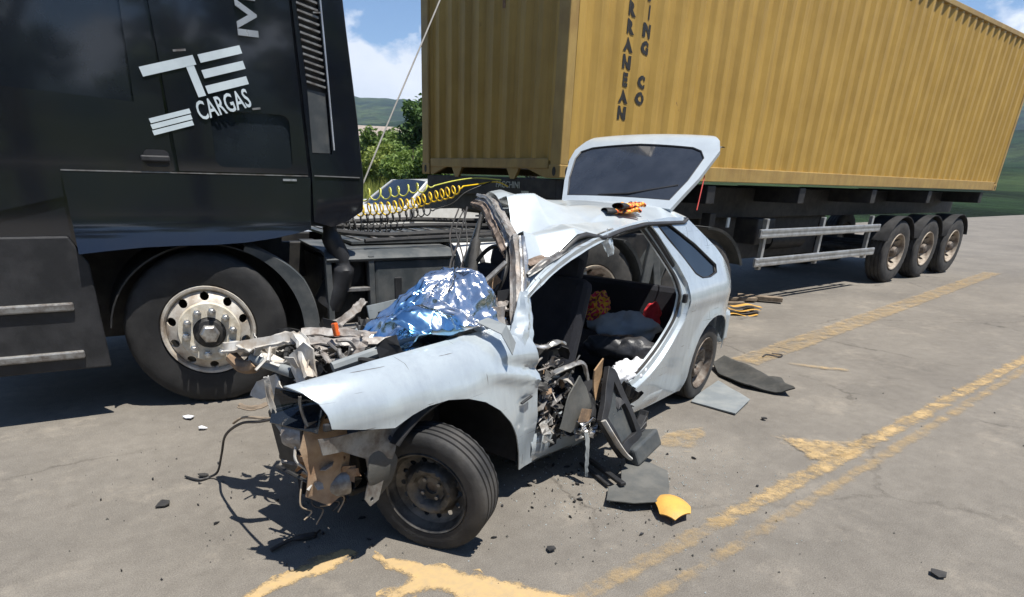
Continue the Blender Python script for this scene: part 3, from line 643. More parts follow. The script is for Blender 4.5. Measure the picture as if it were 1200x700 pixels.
# chassis frame, catwalk, fifth wheel
for y in (.78, 1.60): B().box((2.3, y, .88), (6.4, .08, .28)).obj('frame_rail', 'frame_black', lorry, bev=.01)
for x in (1.2, 2.5, 3.4, 4.7, 5.4): B().box((x, 1.19, .86), (.1, .74, .2)).obj('crossmember', 'frame_black', lorry)
for x in (3.36, 4.74, 0.): B().tube([(x, .3, .53), (x, 2.1, .53)], .07, 12).obj('axle', 'frame_black', lorry, smooth=40)
B().box((4.05, 1.19, 1.10), (.9, .95, .10)).obj('fifth_wheel_plate', 'frame_black', lorry, bev=.02)
b = B().panel([(1.15, .30), (2.75, .30), (2.75, 1.75), (1.15, 1.75)], lambda x, y: (x, y, 1.045), .2); b.obj('catwalk', 'grey_plastic', lorry, solid=.02)
for i in range(10): B().box((1.25+i*.16, 1.03, 1.058), (.03, 1.4, .012)).obj('catwalk_rib', 'dull_metal', lorry)
for y, z in ((.52, 1.075), (.98, 1.10), (1.42, 1.12)): B().tube(smooth_path([(1.0, y, z+.05), (1.5, y+.05, z), (2.1, y-.04, z+.02), (3.0, y+.06, z), (3.7, y+.1, z+.05)], 6), .022, 8).obj('air_pipe', 'frame_black', lorry, smooth=40)
B().tube([(1.2, .12, 1.075), (2.95, .30, 1.10)], .018, 8).obj('hand_rail', 'frame_black', lorry, smooth=40)
# intake trunk behind the cab
B().tube(smooth_path([(.93, .10, 1.30), (.93, .09, 1.12), (.99, .08, .95), (.97, .10, .80), (.88, .14, .62)], 6), [.07]*6+[.10]*8+[.13]*6+[.14]*5, 14, flat=.7).obj('intake_trunk', 'black_plastic', lorry, smooth=45)
# battery box and shelf
bx = empty('battery_box', Matrix.Identity(4), lorry)
B().box((1.56, .37, .70), (.66, .70, .50)).obj('box_body', 'truck_grey', bx, bev=.025)
b = B().grid(lambda u, v: (.86+1.06*u, .0+.74*v, 1.0-.05*max(0, 1-v*6)**2+.02*v), 10, 10); b.obj('top_deck', 'truck_grey', bx, smooth=40, solid=.025, bev=.004)
for v in (.14, .30, .46, .62): B().box((1.39, v, 1.012+.02*v), (1.0, .016, .008)).obj('deck_rib', 'grey_plastic', bx)
for x in (.875, 1.205): B().box((x, .03, .70), (.045, .05, .56)).obj('post', 'truck_grey', bx, bev=.006)
B().box((1.04, .03, .735), (.30, .05, .03)).obj('shelf_rail', 'dull_metal', bx, bev=.005)
B().box((1.02, .03, .43), (.36, .05, .04)).obj('lower_rail', 'dull_metal', bx, bev=.005)
B().tube([(1.04, .12, .86), (1.04, .66, .86)], .12, 18).obj('air_tank', 'frame_black', bx, smooth=40)
B().tube([(1.04, .14, .58), (1.04, .66, .58)], .115, 18).obj('air_tank', 'frame_black', bx, smooth=40)
B().box((1.42, .016, .72), (.06, .012, .18)).obj('latch', 'black_plastic', bx, bev=.01)
B().box((1.04, .45, .70), (.34, .5, .52)).obj('shelf_back', 'frame_black', bx)
B().box((1.56, .012, .46), (.62, .02, .03)).obj('box_rib', 'grey_plastic', bx)
B().tube([(2.02, .34, .76), (2.86, .34, .76)], .27, 28).obj('fuel_tank', 'white_paint', lorry, smooth=40)
for x in (2.22, 2.66): B().lathe([(.276, -.025), (.284, -.02), (.284, .02), (.276, .025)], 24).obj('tank_strap', 'frame_black', lorry).matrix_basis = Matrix.Translation((x, .34, .76)) @ Matrix.Rotation(radians(90), 4, 'Z')
B().panel([(.4, 1.2), (2.1, 1.2), (2.1, 3.4), (.4, 3.4)], lambda y, z: (.79, y, z), .5).obj('cab_back', 'black_plastic', lorry, solid=.02)
# ------------------------------------------------------------ container (local x along the lit side, y inwards, z up)
CA = Vector((cos(.663), sin(.663), 0)); CM = frame((.592, 6.376, 0), CA)
ZB, ZT, CL, CW = 1.555, 4.145, 12.19, 2.438
cont = empty('shipping_container', CM); tag(cont, 'mustard yellow corrugated shipping container with black upright lettering on its side', 'container')
def corr(p0, pitch, d, n, x0):
    f1, s1 = pitch*.26, pitch*.24; r = []
    for i in range(n):
        x = x0+i*pitch; r += [(x, 0), (x+f1, 0), (x+f1+s1, d), (x+f1*2+s1, d)]
    r.append((x0+n*pitch, 0)); return r
SP = corr(0, .278, .036, 43, .115)
FP = corr(0, .2435, .045, 9, .125)
def prof(tab, x): return interp(x, tab)
def wall(name, tab, fn, z0, z1, mat):
    b = B(); zs = [z0+(z1-z0)*i/6 for i in range(7)]
    for x, d in tab:
        for z in zs: b.v.append(fn(x, d, z))
    for i in range(len(tab)-1):
        for j in range(6): b.f.append((i*7+j, (i+1)*7+j, (i+1)*7+j+1, i*7+j+1))
    return b.obj(name, mat, cont, solid=.0)
wall('side_wall', SP, lambda x, d, z: (x, .012+d+.006*nz(x, z, 0, .8), z), ZB+.15, ZT-.08, 'container_paint')
wall('side_wall', SP, lambda x, d, z: (x, CW-.012-d, z), ZB+.15, ZT-.08, 'container_paint')
wall('front_wall', FP, lambda y, d, z: (.014+d, y, z), ZB+.15, ZT-.08, 'container_paint')
B().box((CL/2, CW/2, ZT-.03), (CL-.05, CW-.05, .03)).obj('roof', 'container_paint', cont)
B().box((CL/2, CW/2, ZB+.12), (CL-.3, CW-.2, .06)).obj('floor', 'frame_black', cont)
B().box((CL-.04, CW/2, (ZB+ZT)/2), (.06, CW-.3, ZT-ZB-.2)).obj('door_end', 'container_paint', cont)
for y in (.03, CW-.03):
    B().box((CL/2, y, ZB+.085), (CL-.36, .055, .155)).obj('bottom_rail', 'container_rail', cont, bev=.008)
    B().box((CL/2, y, ZT-.05), (CL-.3, .06, .07)).obj('top_rail', 'container_rail', cont, bev=.008)
for x in (.035, CL-.035):
    B().box((x, CW/2, ZT-.05), (.06, CW-.3, .10)).obj('top_end_rail', 'container_rail', cont, bev=.008)
B().box((.032, CW/2, ZB+.125), (.055, CW-.36, .09)).obj('front_sill', 'container_rail', cont, bev=.008)
for x, sx in ((0, 1), (CL, -1)):
    for y, sy in ((0, 1), (CW, -1)):
        B().box((x+sx*.055, y+sy*.075, (ZB+ZT)/2), (.105, .145, ZT-ZB-.22)).obj('corner_post', 'container_rail', cont, bev=.012)
        for z in (ZB+.059, ZT-.059):
            c_ = B().box((x+sx*.089, y+sy*.081, z), (.180, .165, .118)).obj('corner_casting', 'container_rail', cont, bev=.01)
            for mt, pt in ((Matrix.Rotation(radians(90), 4, 'Z'), (x-sx*.002, y+sy*.081, z)), (Matrix.Identity(4), (x+sx*.089, y-sy*.002, z))):
                h_ = B().lathe([(.0001, -.002), (.024, -.002), (.024, .002), (.0001, .002)], 16).obj('dark_hole_oval', 'frame_black', c_, smooth=40); h_.matrix_basis = Matrix.Translation(pt) @ mt @ Matrix.Diagonal((1, 1, 1.7, 1))  # flat black oval in place of the shade inside the hole
# gussets below the front sill (gooseneck tunnel edges)
for y0, y1, y2, y3 in ((.17, .22, .50, .17), (2.268, 2.22, 1.95, 2.268)):
    B().add([(.03, y0, ZB+.08), (.03, y2, ZB+.08), (.03, y1, ZB-.0), (.03, y0, ZB-.0)], [(0, 1, 2, 3)]).obj('gusset', 'container_rail', cont, solid=.03)
for y in (.72, 1.72): B().add([(.03, y-.10, ZB+.08), (.03, y+.10, ZB+.08), (.03, y+.03, ZB-.02), (.03, y-.03, ZB-.02)], [(0, 1, 2, 3)]).obj('gusset', 'container_rail', cont, solid=.03)
# lettering, one letter at a time, pressed onto the corrugations
def conform(me):
    bm = bmesh.new(); bm.from_mesh(me)
    for x, _ in SP:
        if .5 < x < 1.4: bmesh.ops.bisect_plane(bm, geom=bm.verts[:]+bm.edges[:]+bm.faces[:], plane_co=(x, 0, 0), plane_no=(1, 0, 0))
    for v in bm.verts: v.co.y = .012+prof(SP, v.co.x)+.006*nz(v.co.x, v.co.z, 0, .8)-.004+v.co.y
    bm.to_mesh(me); bm.free()
def letter(ch, x, z, sz):
    me = textmesh(ch, sz, extr=.0, offset=.0085); me.transform(Matrix.Translation((x, 0, z)) @ RX @ Matrix.Diagonal((1.42 if ch != 'I' else 1.2, .98, 1, 1))); conform(me)
    me.materials.append(MATS['letter_black']); o = bpy.data.objects.new('letter', me); link(o, cont)
for i, ch in enumerate('NAENARRETIDEM'): letter(ch, .795, 2.150+i*.1425, .150)
for i, ch in enumerate(['O', 'C', None, 'G', 'N', 'I', 'P', 'P', 'I', 'H', 'S']):
    if ch: letter(ch, 1.03, 2.290+i*.1425, .145)
B().add([(.012, .92, 3.03), (.012, .96, 3.03), (.012, .96, 3.10), (.012, .92, 3.10)], [(0, 1, 2, 3)]).obj('placard', 'rust', cont, solid=.006)
# ------------------------------------------------------------ skeletal trailer under it
trl = empty('container_trailer', CM); tag(trl, 'black skeletal container trailer with aluminium side guards', 'trailer')
for y in (.78, 1.66): B().box((6.3, y, 1.30), (11.9, .16, .40)).obj('main_beam', 'frame_black', trl, bev=.012)
for x in (.2, 2.5, 4.6, 6.8, 9., 11.6): B().box((x, 1.22, 1.42), (.16, 2.36, .20)).obj('cross_beam', 'frame_black', trl, bev=.01)
B().box((.14, 1.22, 1.455), (.22, 2.30, .185)).obj('front_bolster', 'frame_black', trl, bev=.01)
B().box((.18, 1.22, 1.28), (.16, 1.7, .18)).obj('bolster_plate', 'frame_black', trl, bev=.01)
FRX = Matrix.Rotation(radians(-90), 4, 'Z') @ RX
o = text('maker_plate', 'FACCHINI', .088, 'letter_silver', trl, Matrix.Translation((.024, .80, 1.475)) @ FRX, offset=.001); o['label'] = 'maker name'
for y, z in ((.52, 1.415), (.52, 1.385)): B().box((.026, y, z), (.004, .11, .022)).obj('sticker', 'letter_silver', trl)
B().tube([(1.0, 1.22, 1.1), (1.0, 1.22, 1.2)], .06, 12).obj('kingpin', 'dull_metal', trl)
B().box((1.05, 1.22, 1.17), (1.5, 1.6, .05)).obj('coupler_plate', 'frame_black', trl)
for y in (.40, 2.04):
    lg = B().box((3.05, y, .82), (.13, .13, .75)).obj('landing_leg', 'frame_black', trl, bev=.01)
    B().box((3.05, y, .40), (.10, .10, .2)).obj('leg_inner', 'dull_metal', lg); B().box((3.05, y, .28), (.26, .22, .04)).obj('leg_foot', 'frame_black', lg, bev=.01)
# side guards
gd = empty('side_guard', Matrix.Identity(4), trl)
for z in (.945, .575):
    B().box((5.55, .06, z), (3.6, .035, .115)).obj('guard_rail', 'aluminium', gd, bev=.008)
    for dz in (-.032, .032): B().box((5.55, .040, z+dz), (3.56, .008, .03)).obj('rail_rib', 'aluminium', gd, bev=.003)
for x in (3.95, 5.5, 7.1): B().box((x, .11, .80), (.06, .06, .66)).obj('guard_post', 'aluminium', gd, bev=.006)
tw = []
p0 = truck_wheel('trailer_wheel', trl, Matrix.Translation((8.2, .02, .525)), 'truck_rim_far', 'tyre_dusty', False)
for x in (9.5, 10.8): dup(p0, Matrix.Translation((x, .02, .525)), trl)
for x in (8.2, 9.5, 10.8): dup(p0, Matrix.Translation((x, 2.42, .525)) @ Matrix.Rotation(pi, 4, 'Z'), trl)
for x in (8.2, 9.5, 10.8): B().tube([(x, .3, .53), (x, 2.1, .53)], .065, 10).obj('axle', 'frame_black', trl, smooth=40)
for x in (8.2, 9.5, 10.8):
    B().grid(lambda u, v: (x+.58*cos(radians(20+140*u)), .0+.42*v, .53+.58*sin(radians(20+140*u))), 14, 1).obj('mudguard', 'black_plastic', trl, smooth=40, solid=.01)
B().box((4.2, .42, .95), (.45, .35, .34)).obj('tool_box', 'frame_black', trl, bev=.02)
B().tube([(5.2, .8, .75), (6.2, .8, .75)], .14, 16).obj('air_tank', 'frame_black', trl, smooth=40)
B().box((5.2, 1.3, .80), (3.4, .9, .62)).obj('dark_filler_box', 'frame_black', trl, bev=.02)  # added dark box, stands in for the deep shade behind the side guards
B().box((3.35, .30, 1.08), (.05, .02, .12)).obj('marker_plate', 'letter_white', trl)
# ------------------------------------------------------------ coiled hoses
def coil(name, label, a, b_, sag, R_, turns, r, mat, tail=None, parent=None):
    a = Vector(a); b_ = Vector(b_); d = (b_-a).normalized(); u = d.cross(Vector((0, 0, 1))).normalized(); w = u.cross(d); P = []
    n_ = int(turns*14)
    for i in range(n_+1):
        t = i/n_; c_ = a.lerp(b_, t); c_.z -= sag*4*t*(1-t); q = 2*pi*turns*t; k = min(1, t*turns*.7, (1-t)*turns*.7)
        q += 1.1*nz(t*7, R_*90); c_.z += .03*nz(t*5, R_*70, 3); c_ += u*.03*nz(t*4, R_*60, 7)
        P.append(c_+(u*cos(q)+w*sin(q))*R_*k*(.9+.3*nz(t*11, R_*50)))
    if tail: P += smooth_path([P[-1]]+[Vector(q) for q in tail], 6)[1:]
    return tag(B().tube(P, r, 7).obj(name, mat, smooth=60), label, 'hose', 'coiled brake hoses')
coil('coiled_hose', 'bright yellow coiled brake hose running from the cab to the trailer', (-1.30, 5.86, 1.25), (-.33, 6.72, 1.45), .06, .056, 19, .0075, 'yellow_hose', [(-.2, 6.95, 1.47), (0., 7.05, 1.50), (.12, 6.95, 1.46)])
coil('coiled_hose', 'yellow green coiled brake hose looped above the yellow one', (-1.36, 6.05, 1.36), (-.62, 6.75, 1.44), .01, .052, 9, .007, 'lime_hose', [(-.42, 6.95, 1.50), (-.2, 7.1, 1.53), (.05, 7.05, 1.52)])
coil('coiled_hose', 'black coiled electric lead sagging below the yellow hoses', (-1.38, 5.80, 1.15), (-.58, 6.36, 1.24), .02, .048, 15, .006, 'black_hose', [(-.42, 6.55, 1.30), (-.3, 6.8, 1.40), (-.05, 7.0, 1.5)])
coil('coiled_hose', 'second black coiled lead tangled near the cab back', (-1.45, 5.70, 1.13), (-.80, 6.05, 1.12), .02, .045, 13, .0055, 'black_hose', [(-.62, 6.25, 1.10), (-.45, 6.5, 1.06)])
# ------------------------------------------------------------ white car waiting behind
wc = empty('pickup_truck', frame((-1.50, 12.75, 0), -RD)); tag(wc, 'white pickup truck standing on the road behind the lorry tractor', 'pickup')
lo = [(-2.3, .45), (-2.32, .80), (-2.25, .97), (-.8, .98), (1.0, .97), (1.75, .92), (2.02, .76), (2.05, .40), (1.70, .30)]
wa = lambda cx: [(cx+.38*cos(radians(a)), .32+.38*sin(radians(a))) for a in range(0, 181, 20)]
low = lo+wa(1.25)+[(.8, .26), (-.95, .26)]+wa(-1.4)+[(-1.85, .34)]
for sgn in (1, -1): B().panel(low, lambda x, z: (x, sgn*(.84-.06*max(0, z-.6)-.10*max(0, (abs(x)-1.6)/.55)**2), z), .09).obj('side_panel', 'white_paint', wc, smooth=40, solid=.01)
B().grid(lambda u, v: (.72+1.3*u, (v-.5)*1.60*(1-.12*u*u), .97-.20*u**2.2+.03*(1-(2*v-1)**2)), 12, 8).obj('bonnet', 'white_paint', wc, smooth=50, solid=.01)
B().grid(lambda u, v: (-2.28+1.45*u, (v-.5)*1.5, .62), 4, 4).obj('load_bed', 'white_paint', wc, smooth=50, solid=.01)
rf = [(-.82, .97, .74), (-.66, 1.37, .64), (-.45, 1.43, .62), (.16, 1.41, .61), (.74, .97, .74)]
for (x0, z0, w0), (x1, z1, w1), m_, nm in zip(rf, rf[1:], ('glass_dark', 'white_paint', 'white_paint', 'glass_dark'), ('rear_window', 'roof', 'roof', 'windscreen')):
    B().grid(lambda u, v: (x0+(x1-x0)*u, (v*2-1)*(w0+(w1-w0)*u), z0+(z1-z0)*u+.025*(1-(2*v-1)**2)), 4, 8).obj(nm, m_, wc, smooth=50, solid=.012)
for s_ in (1, -1):
    gl = [(-.72, .985), (-.62, 1.35), (.12, 1.37), (.62, .98)]
    B().panel(gl, lambda x, z: (x, s_*(.765-.37*(z-.97)), z), .2).obj('side_window', 'glass_dark', wc)
    for a_, b_ in (((-.80, .97), (-.66, 1.38)), ((-.66, 1.38), (.16, 1.40)), ((.16, 1.40), (.74, .97))):
        B().bar((a_[0], s_*(.775-.37*(a_[1]-.97)), a_[1]), (b_[0], s_*(.775-.37*(b_[1]-.97)), b_[1]), .05, .055).obj('pillar', 'white_paint', wc)
    B().box((.62, s_*.86, 1.0), (.10, .16, .12)).obj('wing_mirror', 'white_paint', wc, bev=.03)
    for x in (-1.4, 1.25):
        w = empty('wheel', Matrix.Translation((x, s_*.80, .32)) @ Matrix.Rotation(0 if s_ < 0 else pi, 4, 'Z'), wc)
        tb = B(); tyre(tb, .32, .20, .20, 32, 3); tb.obj('tyre', 'rubber', w, smooth=40).location = (0, .09, 0)
        B().lathe([(.0001, .02), (.08, .01), (.16, .03), (.19, .01), (.195, .04)], 24).obj('rim', 'silver', w, smooth=40)
    B().box((2.0, s_*.6, .68), (.1, .3, .12)).obj('headlight', 'glass_bits', wc, bev=.03)
B().box((2.04, 0, .45), (.12, 1.5, .26)).obj('bumper', 'white_paint', wc, bev=.05); B().box((-2.30, 0, .45), (.12, 1.5, .22)).obj('bumper', 'white_paint', wc, bev=.05)
B().box((.2, 0, .75), (1.8, 1.4, .4)).obj('cabin_floor', 'dark_interior', wc); B().box((-.1, 0, .42), (3.6, 1.1, .3)).obj('floor_pan', 'dark_interior', wc)
B().box((-.42, .25, 1.48), (.20, .5, .09)).obj('beacon', 'glass_bits', wc, bev=.03)
# ------------------------------------------------------------ wrecked hatchback (local x forwards, y to its left, z up, rear axle at x=0)
FWD = Vector((-.6455, -.7638, 0)); LFT = Vector((.7638, -.6455, 0)); O_ = Vector((1.632, 4.711, 0))-.76*LFT
KM = frame(O_, FWD); car = empty('wrecked_car', KM)
tag(car, 'crushed silver white hatchback with its doors torn off and tailgate open', 'car')
P_ = 'car_paint'
# --- near front wing
ztop = lambda x: interp(x, [(2.18, .890), (2.4, .888), (2.72, .878), (3.0, .870), (3.2, .864), (3.4, .856), (3.55, .845)])
def wing(x, z):
    zt = ztop(x); d = zt-z
    tip = max(0, (x-3.05)/.47)
    yo = .815-.075*tip**2.5
    if d >= 0:
        y = yo-.125*exp(-(d/.075)**1.15)-.010*max(0, min(1, (.705-z)/.025))-.02*max(0, (.45-z)/.3)
        k = max(0, min(1, (2.62-x)/.4))
        y += k*(.012*nz(x, z, 1, 4.5)+.018*(abs(nz(x, z, 3, 5.5))-.25))
        y -= .030*k*exp(-((z-.715-.25*(x-2.3))/.028)**2)-.022*k*exp(-((z-.665-.25*(x-2.3))/.03)**2)
        y += .012*exp(-((z-.60)/.012)**2)*(1 if 2.25 < x < 2.33 else 0)
        y += .004*nz(x, z, 9, 4)
        q = hypot((x-2.79)/.47, (z-.29)/.41)
        if q < 1.12: y += .012*(1.12-q)/.12
        return (x, y, z)
    e_ = -d
    k = max(0, min(1, (2.7-x)/.5))
    return (x, yo-.125-e_*1.6, zt+.05*e_+.012*k*nz(x, e_, 2, 11))
wo = [(3.505, .852), (3.40, .870), (3.28, .888), (3.12, .905), (2.72, .916), (2.28, .925), (2.235, .88), (2.215, .80), (2.20, .66), (2.215, .50), (2.20, .34), (2.205, .175), (2.335, .178), (2.355, .28), (2.39, .39), (2.45, .48), (2.53, .56), (2.63, .625), (2.74, .667), (2.86, .69), (2.97, .69), (3.06, .672), (3.15, .642), (3.3, .672), (3.415, .70), (3.418, .75), (3.432, .79), (3.462, .825), (3.50, .848)]
wg = B().panel(wo, wing, .026).obj('front_wing', P_, car, smooth=50, solid=.006)
B().box((2.32, .822, .560), (.085, .014, .010), Matrix.Rotation(radians(14), 3, 'Y')).obj('side_repeater', 'black_plastic', car, bev=.003)
# torn flap hanging over the wing top
B().add([(2.52, .66, .945), (2.44, .66, .955), (2.425, .76, .935), (2.43, .825, .865), (2.46, .832, .81), (2.485, .78, .905)], [(0, 1, 2, 5), (2, 3, 4, 5)]).obj('bent_hinge_flap', 'plate_grey', car, solid=.006, bev=.004)
# arch liner
b = B().grid(lambda u, v: (2.79+.45*cos(radians(42+146*u)), .79-.55*v, .28+.405*sin(radians(42+146*u))), 26, 4); b.obj('wheel_arch_liner', 'black_plastic', car, smooth=40, solid=.008)
B().box((2.79, .22, .42), (.9, .03, .5)).obj('inner_wing', 'dark_interior', car)
# --- wheels
def carwheel(name, mtx, rim, tmat='tyre_dusty', n=84):
    w = empty(name, mtx, car)                         # outwards = local -Y
    tb = B(); tyre(tb, .288, .192, .178, n, 4, .008, .004); tb.obj('tyre', tmat, w, smooth=35).location = (0, .089, 0)
    B().lathe([(.190, .030), (.199, .012), (.195, .002), (.187, .008), (.180, .040), (.169, .055), (.169, .12), (.19, .16)], 48).obj('rim', rim, w, smooth=40)
    holes = [circ(.140*cos(2*pi*i/14), .140*sin(2*pi*i/14), .0135, 10) for i in range(14)]+[circ(0, 0, .030, 16)]
    dz = lambda r: interp(r, [(.03, .070), (.066, .070), (.078, .040), (.100, .030), (.114, .042), (.130, .078), (.156, .068), (.171, .055)])
    B().panel(circ(0, 0, .171, 48), lambda x, z: (x, dz(hypot(x, z)), z), .015, holes).obj('wheel_disc', rim, w, smooth=30, solid=.004)
    B().lathe([(.0001, .085), (.03, .085), (.032, .11)], 16).obj('hub', 'rim_rusty', w)
    nb = B().lathe([(.0001, .055), (.009, .056), (.010, .075)], 6); pr_ = None
    for i in range(4):
        if pr_ is None: o = pr_ = nb.obj('wheel_bolt', 'dull_metal', w)
        else: o = pr_.copy(); COL.objects.link(o); o.parent = w
        o.location = (.049*cos(pi/2*i+.6), 0, .049*sin(pi/2*i+.6))
    return w
def wheelmtx(c_, out):                                 # local: -Y -> out (car frame)
    out = Vector(out).normalized(); y = -out; x = y.cross(Vector((0, 0, 1))).normalized(); z = x.cross(y)
    m = Matrix((x, y, z)).transposed().to_4x4(); m.translation = Vector(c_); return m
nrm = KM.to_3x3().inverted() @ Vector((-.36, -.93, -.06))
fw = carwheel('front_wheel', wheelmtx((2.995, .80, .280), nrm), 'steel_rim_black'); fw['label'] = 'front wheel wrenched sideways under the wing'
carwheel('rear_wheel', wheelmtx((.03, .79, .286), (-.04, 1, -.03)), 'rim_rusty')
carwheel('rear_wheel', wheelmtx((.03, -.79, .286), (0, -1, -.02)), 'rim_rusty', n=48)
carwheel('front_wheel', wheelmtx((2.45, -.76, .286), (.25, -1, -.05)), 'steel_rim_black', n=48)
# --- near rear quarter
def tumble(z): return .815-(.0 if z < .86 else .43*(z-.86))-.03*max(0, (.5-z)/.35)**2
def quarter(x, z, y0=0):
    y = tumble(z)-.22*max(0, (-.08-x)/.5)**2
    q = hypot((x-.03)/.37, (z-.29)/.37)
    if q < 1.18 and z < .8: y += .02*max(0, min(1, (1.18-q)/.16))
    y += .006*nz(x, z, 2, 3.5)
    y += .018*exp(-((z-.80)/.03)**2)*max(0, min(1, (x+.5)/.4))*.6
    return (x, y-y0, z)
qarch = [(.03+.36*cos(radians(a)), .30+.36*sin(radians(a))) for a in range(-6, 187, 12)]
qwin = [(.765, 1.302), (.64, 1.318), (.29, 1.168), (.02, 1.015), (.035, .965), (.15, .945), (.28, .950), (.37, .985)]
qo = [(.88, 1.33), (.60, 1.345), (.32, 1.335), (-.05, 1.13), (-.36, .89), (-.50, .76), (-.55, .60)]
qo += [(-.545, .44), (-.34, .40)]+list(reversed(qarch))[1:]+[(.42, .155), (.95, .15), (1.15, .17), (1.14, .34), (.99, .385), (.83, .47), (.68, .58), (.56, .70), (.525, .82), (.53, .94), (.60, 1.05), (.78, 1.245)]
B().panel(qo, quarter, .032, [qwin]).obj('quarter_panel', P_, car, smooth=45, solid=.006)
B().panel(qwin, lambda x, z: quarter(x, z, .008), .06).obj('quarter_glass', 'glass_dark', car, smooth=40)
qs = [quarter(x, z, -.004) for x, z in qwin]; B().tube(qs, .005, 6, closed=True).obj('glass_seal', 'black_plastic', car, smooth=40)
# inner door jamb: flange stepping inwards from the opening edge, and black seal
je = [(1.14, .345), (.99, .39), (.83, .475), (.68, .585), (.56, .705), (.525, .82), (.53, .945), (.60, 1.055), (.78, 1.25), (.87, 1.32)]
jp = smooth_path([(x, 0, z) for x, z in je], 12)
b = B()
for p in jp:
    y = tumble(p.z)
    for dx, dy in ((0, 0), (.012, -.028), (.055, -.035), (.07, -.075)): kk = max(0, min(1, (p.z-.45)/.35)); b.v.append((p.x+dx*(.6+.3*kk), y+dy, p.z+dx*.7*(1-kk)))
for i in range(len(jp)-1):
    for j in range(3): b.f.append((i*4+j, i*4+j+1, i*4+j+5, i*4+j+4))
b.obj('door_jamb', P_, car, smooth=50, solid=.004)
B().tube([(p.x+.04+.022*max(0, min(1, (p.z-.45)/.35)), tumble(p.z)-.05, p.z+.045*(1-max(0, min(1, (p.z-.45)/.35)))) for p in jp], .011, 6).obj('door_seal', 'rubber', car, smooth=40)
B().tube([(.62, .700, 1.045), (.76, .64, 1.21), (.845, .602, 1.295)], .016, 6).obj('window_channel', 'black_plastic', car, smooth=40)
B().box((.585, .805, .845), (.035, .03, .06)).obj('door_striker', 'black_plastic', car, bev=.008)
# --- sill
def sill(u, v):
    x = 2.22-1.85*u; sec = [(.60, .30), (.66, .345), (.735, .35), (.785, .315), (.80, .25), (.79, .18), (.745, .135), (.62, .13)]
    y, z = sec[min(7, int(v*7+.001))]
    z += -.02*sin(pi*u)+(.012*nz(x, v*3, 0, 6) if x > 1.3 else 0); y += .010*nz(x, v*2, 5, 5)+(.02 if 1.2 < x < 1.9 else 0)*sin((x-1.2)/.7*pi)
    return (x, y, z)
B().grid(sill, 40, 7).obj('sill', P_, car, smooth=50)
# --- roof, peeled back and buckled on the near side
def tri(t): return 1-2*abs((t % 1)-.5)*2 if False else (1-abs((t % 1)*2-1))
def roofp(u, v):
    y = -.58+1.20*v; xf = 1.08+1.00*v**1.1; x = .34+(xf-.34)*u
    z = 1.375+.045*(1-(2*v-1)**2)-.02*abs(u-.3)
    k = max(0, u-.34)/.66; k2 = k*k*(3-2*k)
    z += k*(.030*nz(x, y, 0, 2.6)+.008*nz(x, y, 5, 6.5))
    w = tri((x*.55+y*1.0)*1.55+.08*nz(x, y, 9, 3)+.18)
    z += .150*k2*(w-.45)*min(1, v*2)
    w2 = tri((x*1.1-y*.6)*1.7+.1*nz(x, y, 2, 3)); z += .06*k2*(w2-.5)
    z += .055*k*k*(1-v)
    z -= .185*k**1.5*max(0, v-.30)/.70
    z -= .05*max(0, v-.86)/.14*(1 if u > .02 else .6)
    z -= .02*max(0, .1-v)/.1
    return (x, y+.02*k*nz(x, y, 3, 4), z)
B().grid(roofp, 150, 120).obj('roof_panel', 'car_paint_roof', car, smooth=40, solid=.004)
edge = [Vector(roofp(i/40, 1.)) for i in range(41)]
B().tube([p+Vector((0, .006, -.012)) for p in edge], .016, 7, flat=.8).obj('drip_rail', 'black_plastic', car, smooth=50)
B().grid(lambda u, v: (.40+.85*u, -.5+1.0*v, 1.305-.01*nz(u, v, 0, 3)), 6, 6).obj('headlining', 'trim_grey', car, smooth=40, solid=.01)
# header rail torn free, dirty, bent down to the windscreen pillar
def ragged(name, pts, w, t, mat, seed=0, amp=.015, k=7, up=(0, 0, 1), parent=None, bevel=0):
    P = smooth_path(pts, k); b = B(); m_ = len(P); ws = w if isinstance(w, (list, tuple)) else [w]*len(pts)
    for i, p in enumerate(P):
        d = (P[min(i+1, m_-1)]-P[max(i-1, 0)]).normalized(); s_ = d.cross(Vector(up)).normalized(); n_ = s_.cross(d)
        ww = interp(i/(m_-1), [(q/(len(ws)-1), a) for q, a in enumerate(ws)])
        for q in range(6):
            f = q/5-.5; e_ = amp*nz(i*.31+seed, q*.9, seed, 1); e2 = amp*nz(i*.47+seed+9, q*.8, seed, 1)
            b.v.append(tuple(p+s_*(f*ww+e_)+n_*(e2+t*.5*cos(f*2*pi*1.2))))
    for i in range(m_-1):
        for q in range(5): b.f.append((i*6+q, i*6+q+1, i*6+q+7, i*6+q+6))
    return b.obj(name, mat, parent or car, smooth=35, solid=max(.003, t*.25))
hd = [(1.10, -.60, 1.425), (1.30, -.32, 1.415), (1.58, -.02, 1.36), (1.86, .28, 1.305), (2.06, .50, 1.255)]
ragged('header_rail', hd, [.07, .09, .08, .07, .06], .03, 'dirty_metal', 3, .008, up=(.2, -.25, .95))
ragged('header_flange', [(p[0]+.03, p[1]-.045, p[2]-.05) for p in hd], [.05, .07, .08, .07, .05], .02, 'header_dirt', 8, .008, up=(.86, -.5, .1))
ragged('header_flange', [(p[0]+.01, p[1]-.01, p[2]+.012) for p in hd], [.03, .035, .03, .03, .02], .012, 'dull_metal', 12, .008, up=(.3, -.3, .9))
ap = [(2.05, .49, 1.29), (2.09, .545, 1.16), (2.155, .61, 1.04), (2.21, .665, .93), (2.24, .69, .84)]
ragged('windscreen_pillar', ap, [.055, .075, .085, .085, .06], .04, 'dirty_metal', 5, .007, up=(.75, .6, .2))
ragged('pillar_skin', [(p[0]-.02, p[1]+.035, p[2]) for p in ap], [.03, .045, .05, .07, .08], .02, 'bright_steel', 6, .006, up=(.4, .9, .2))
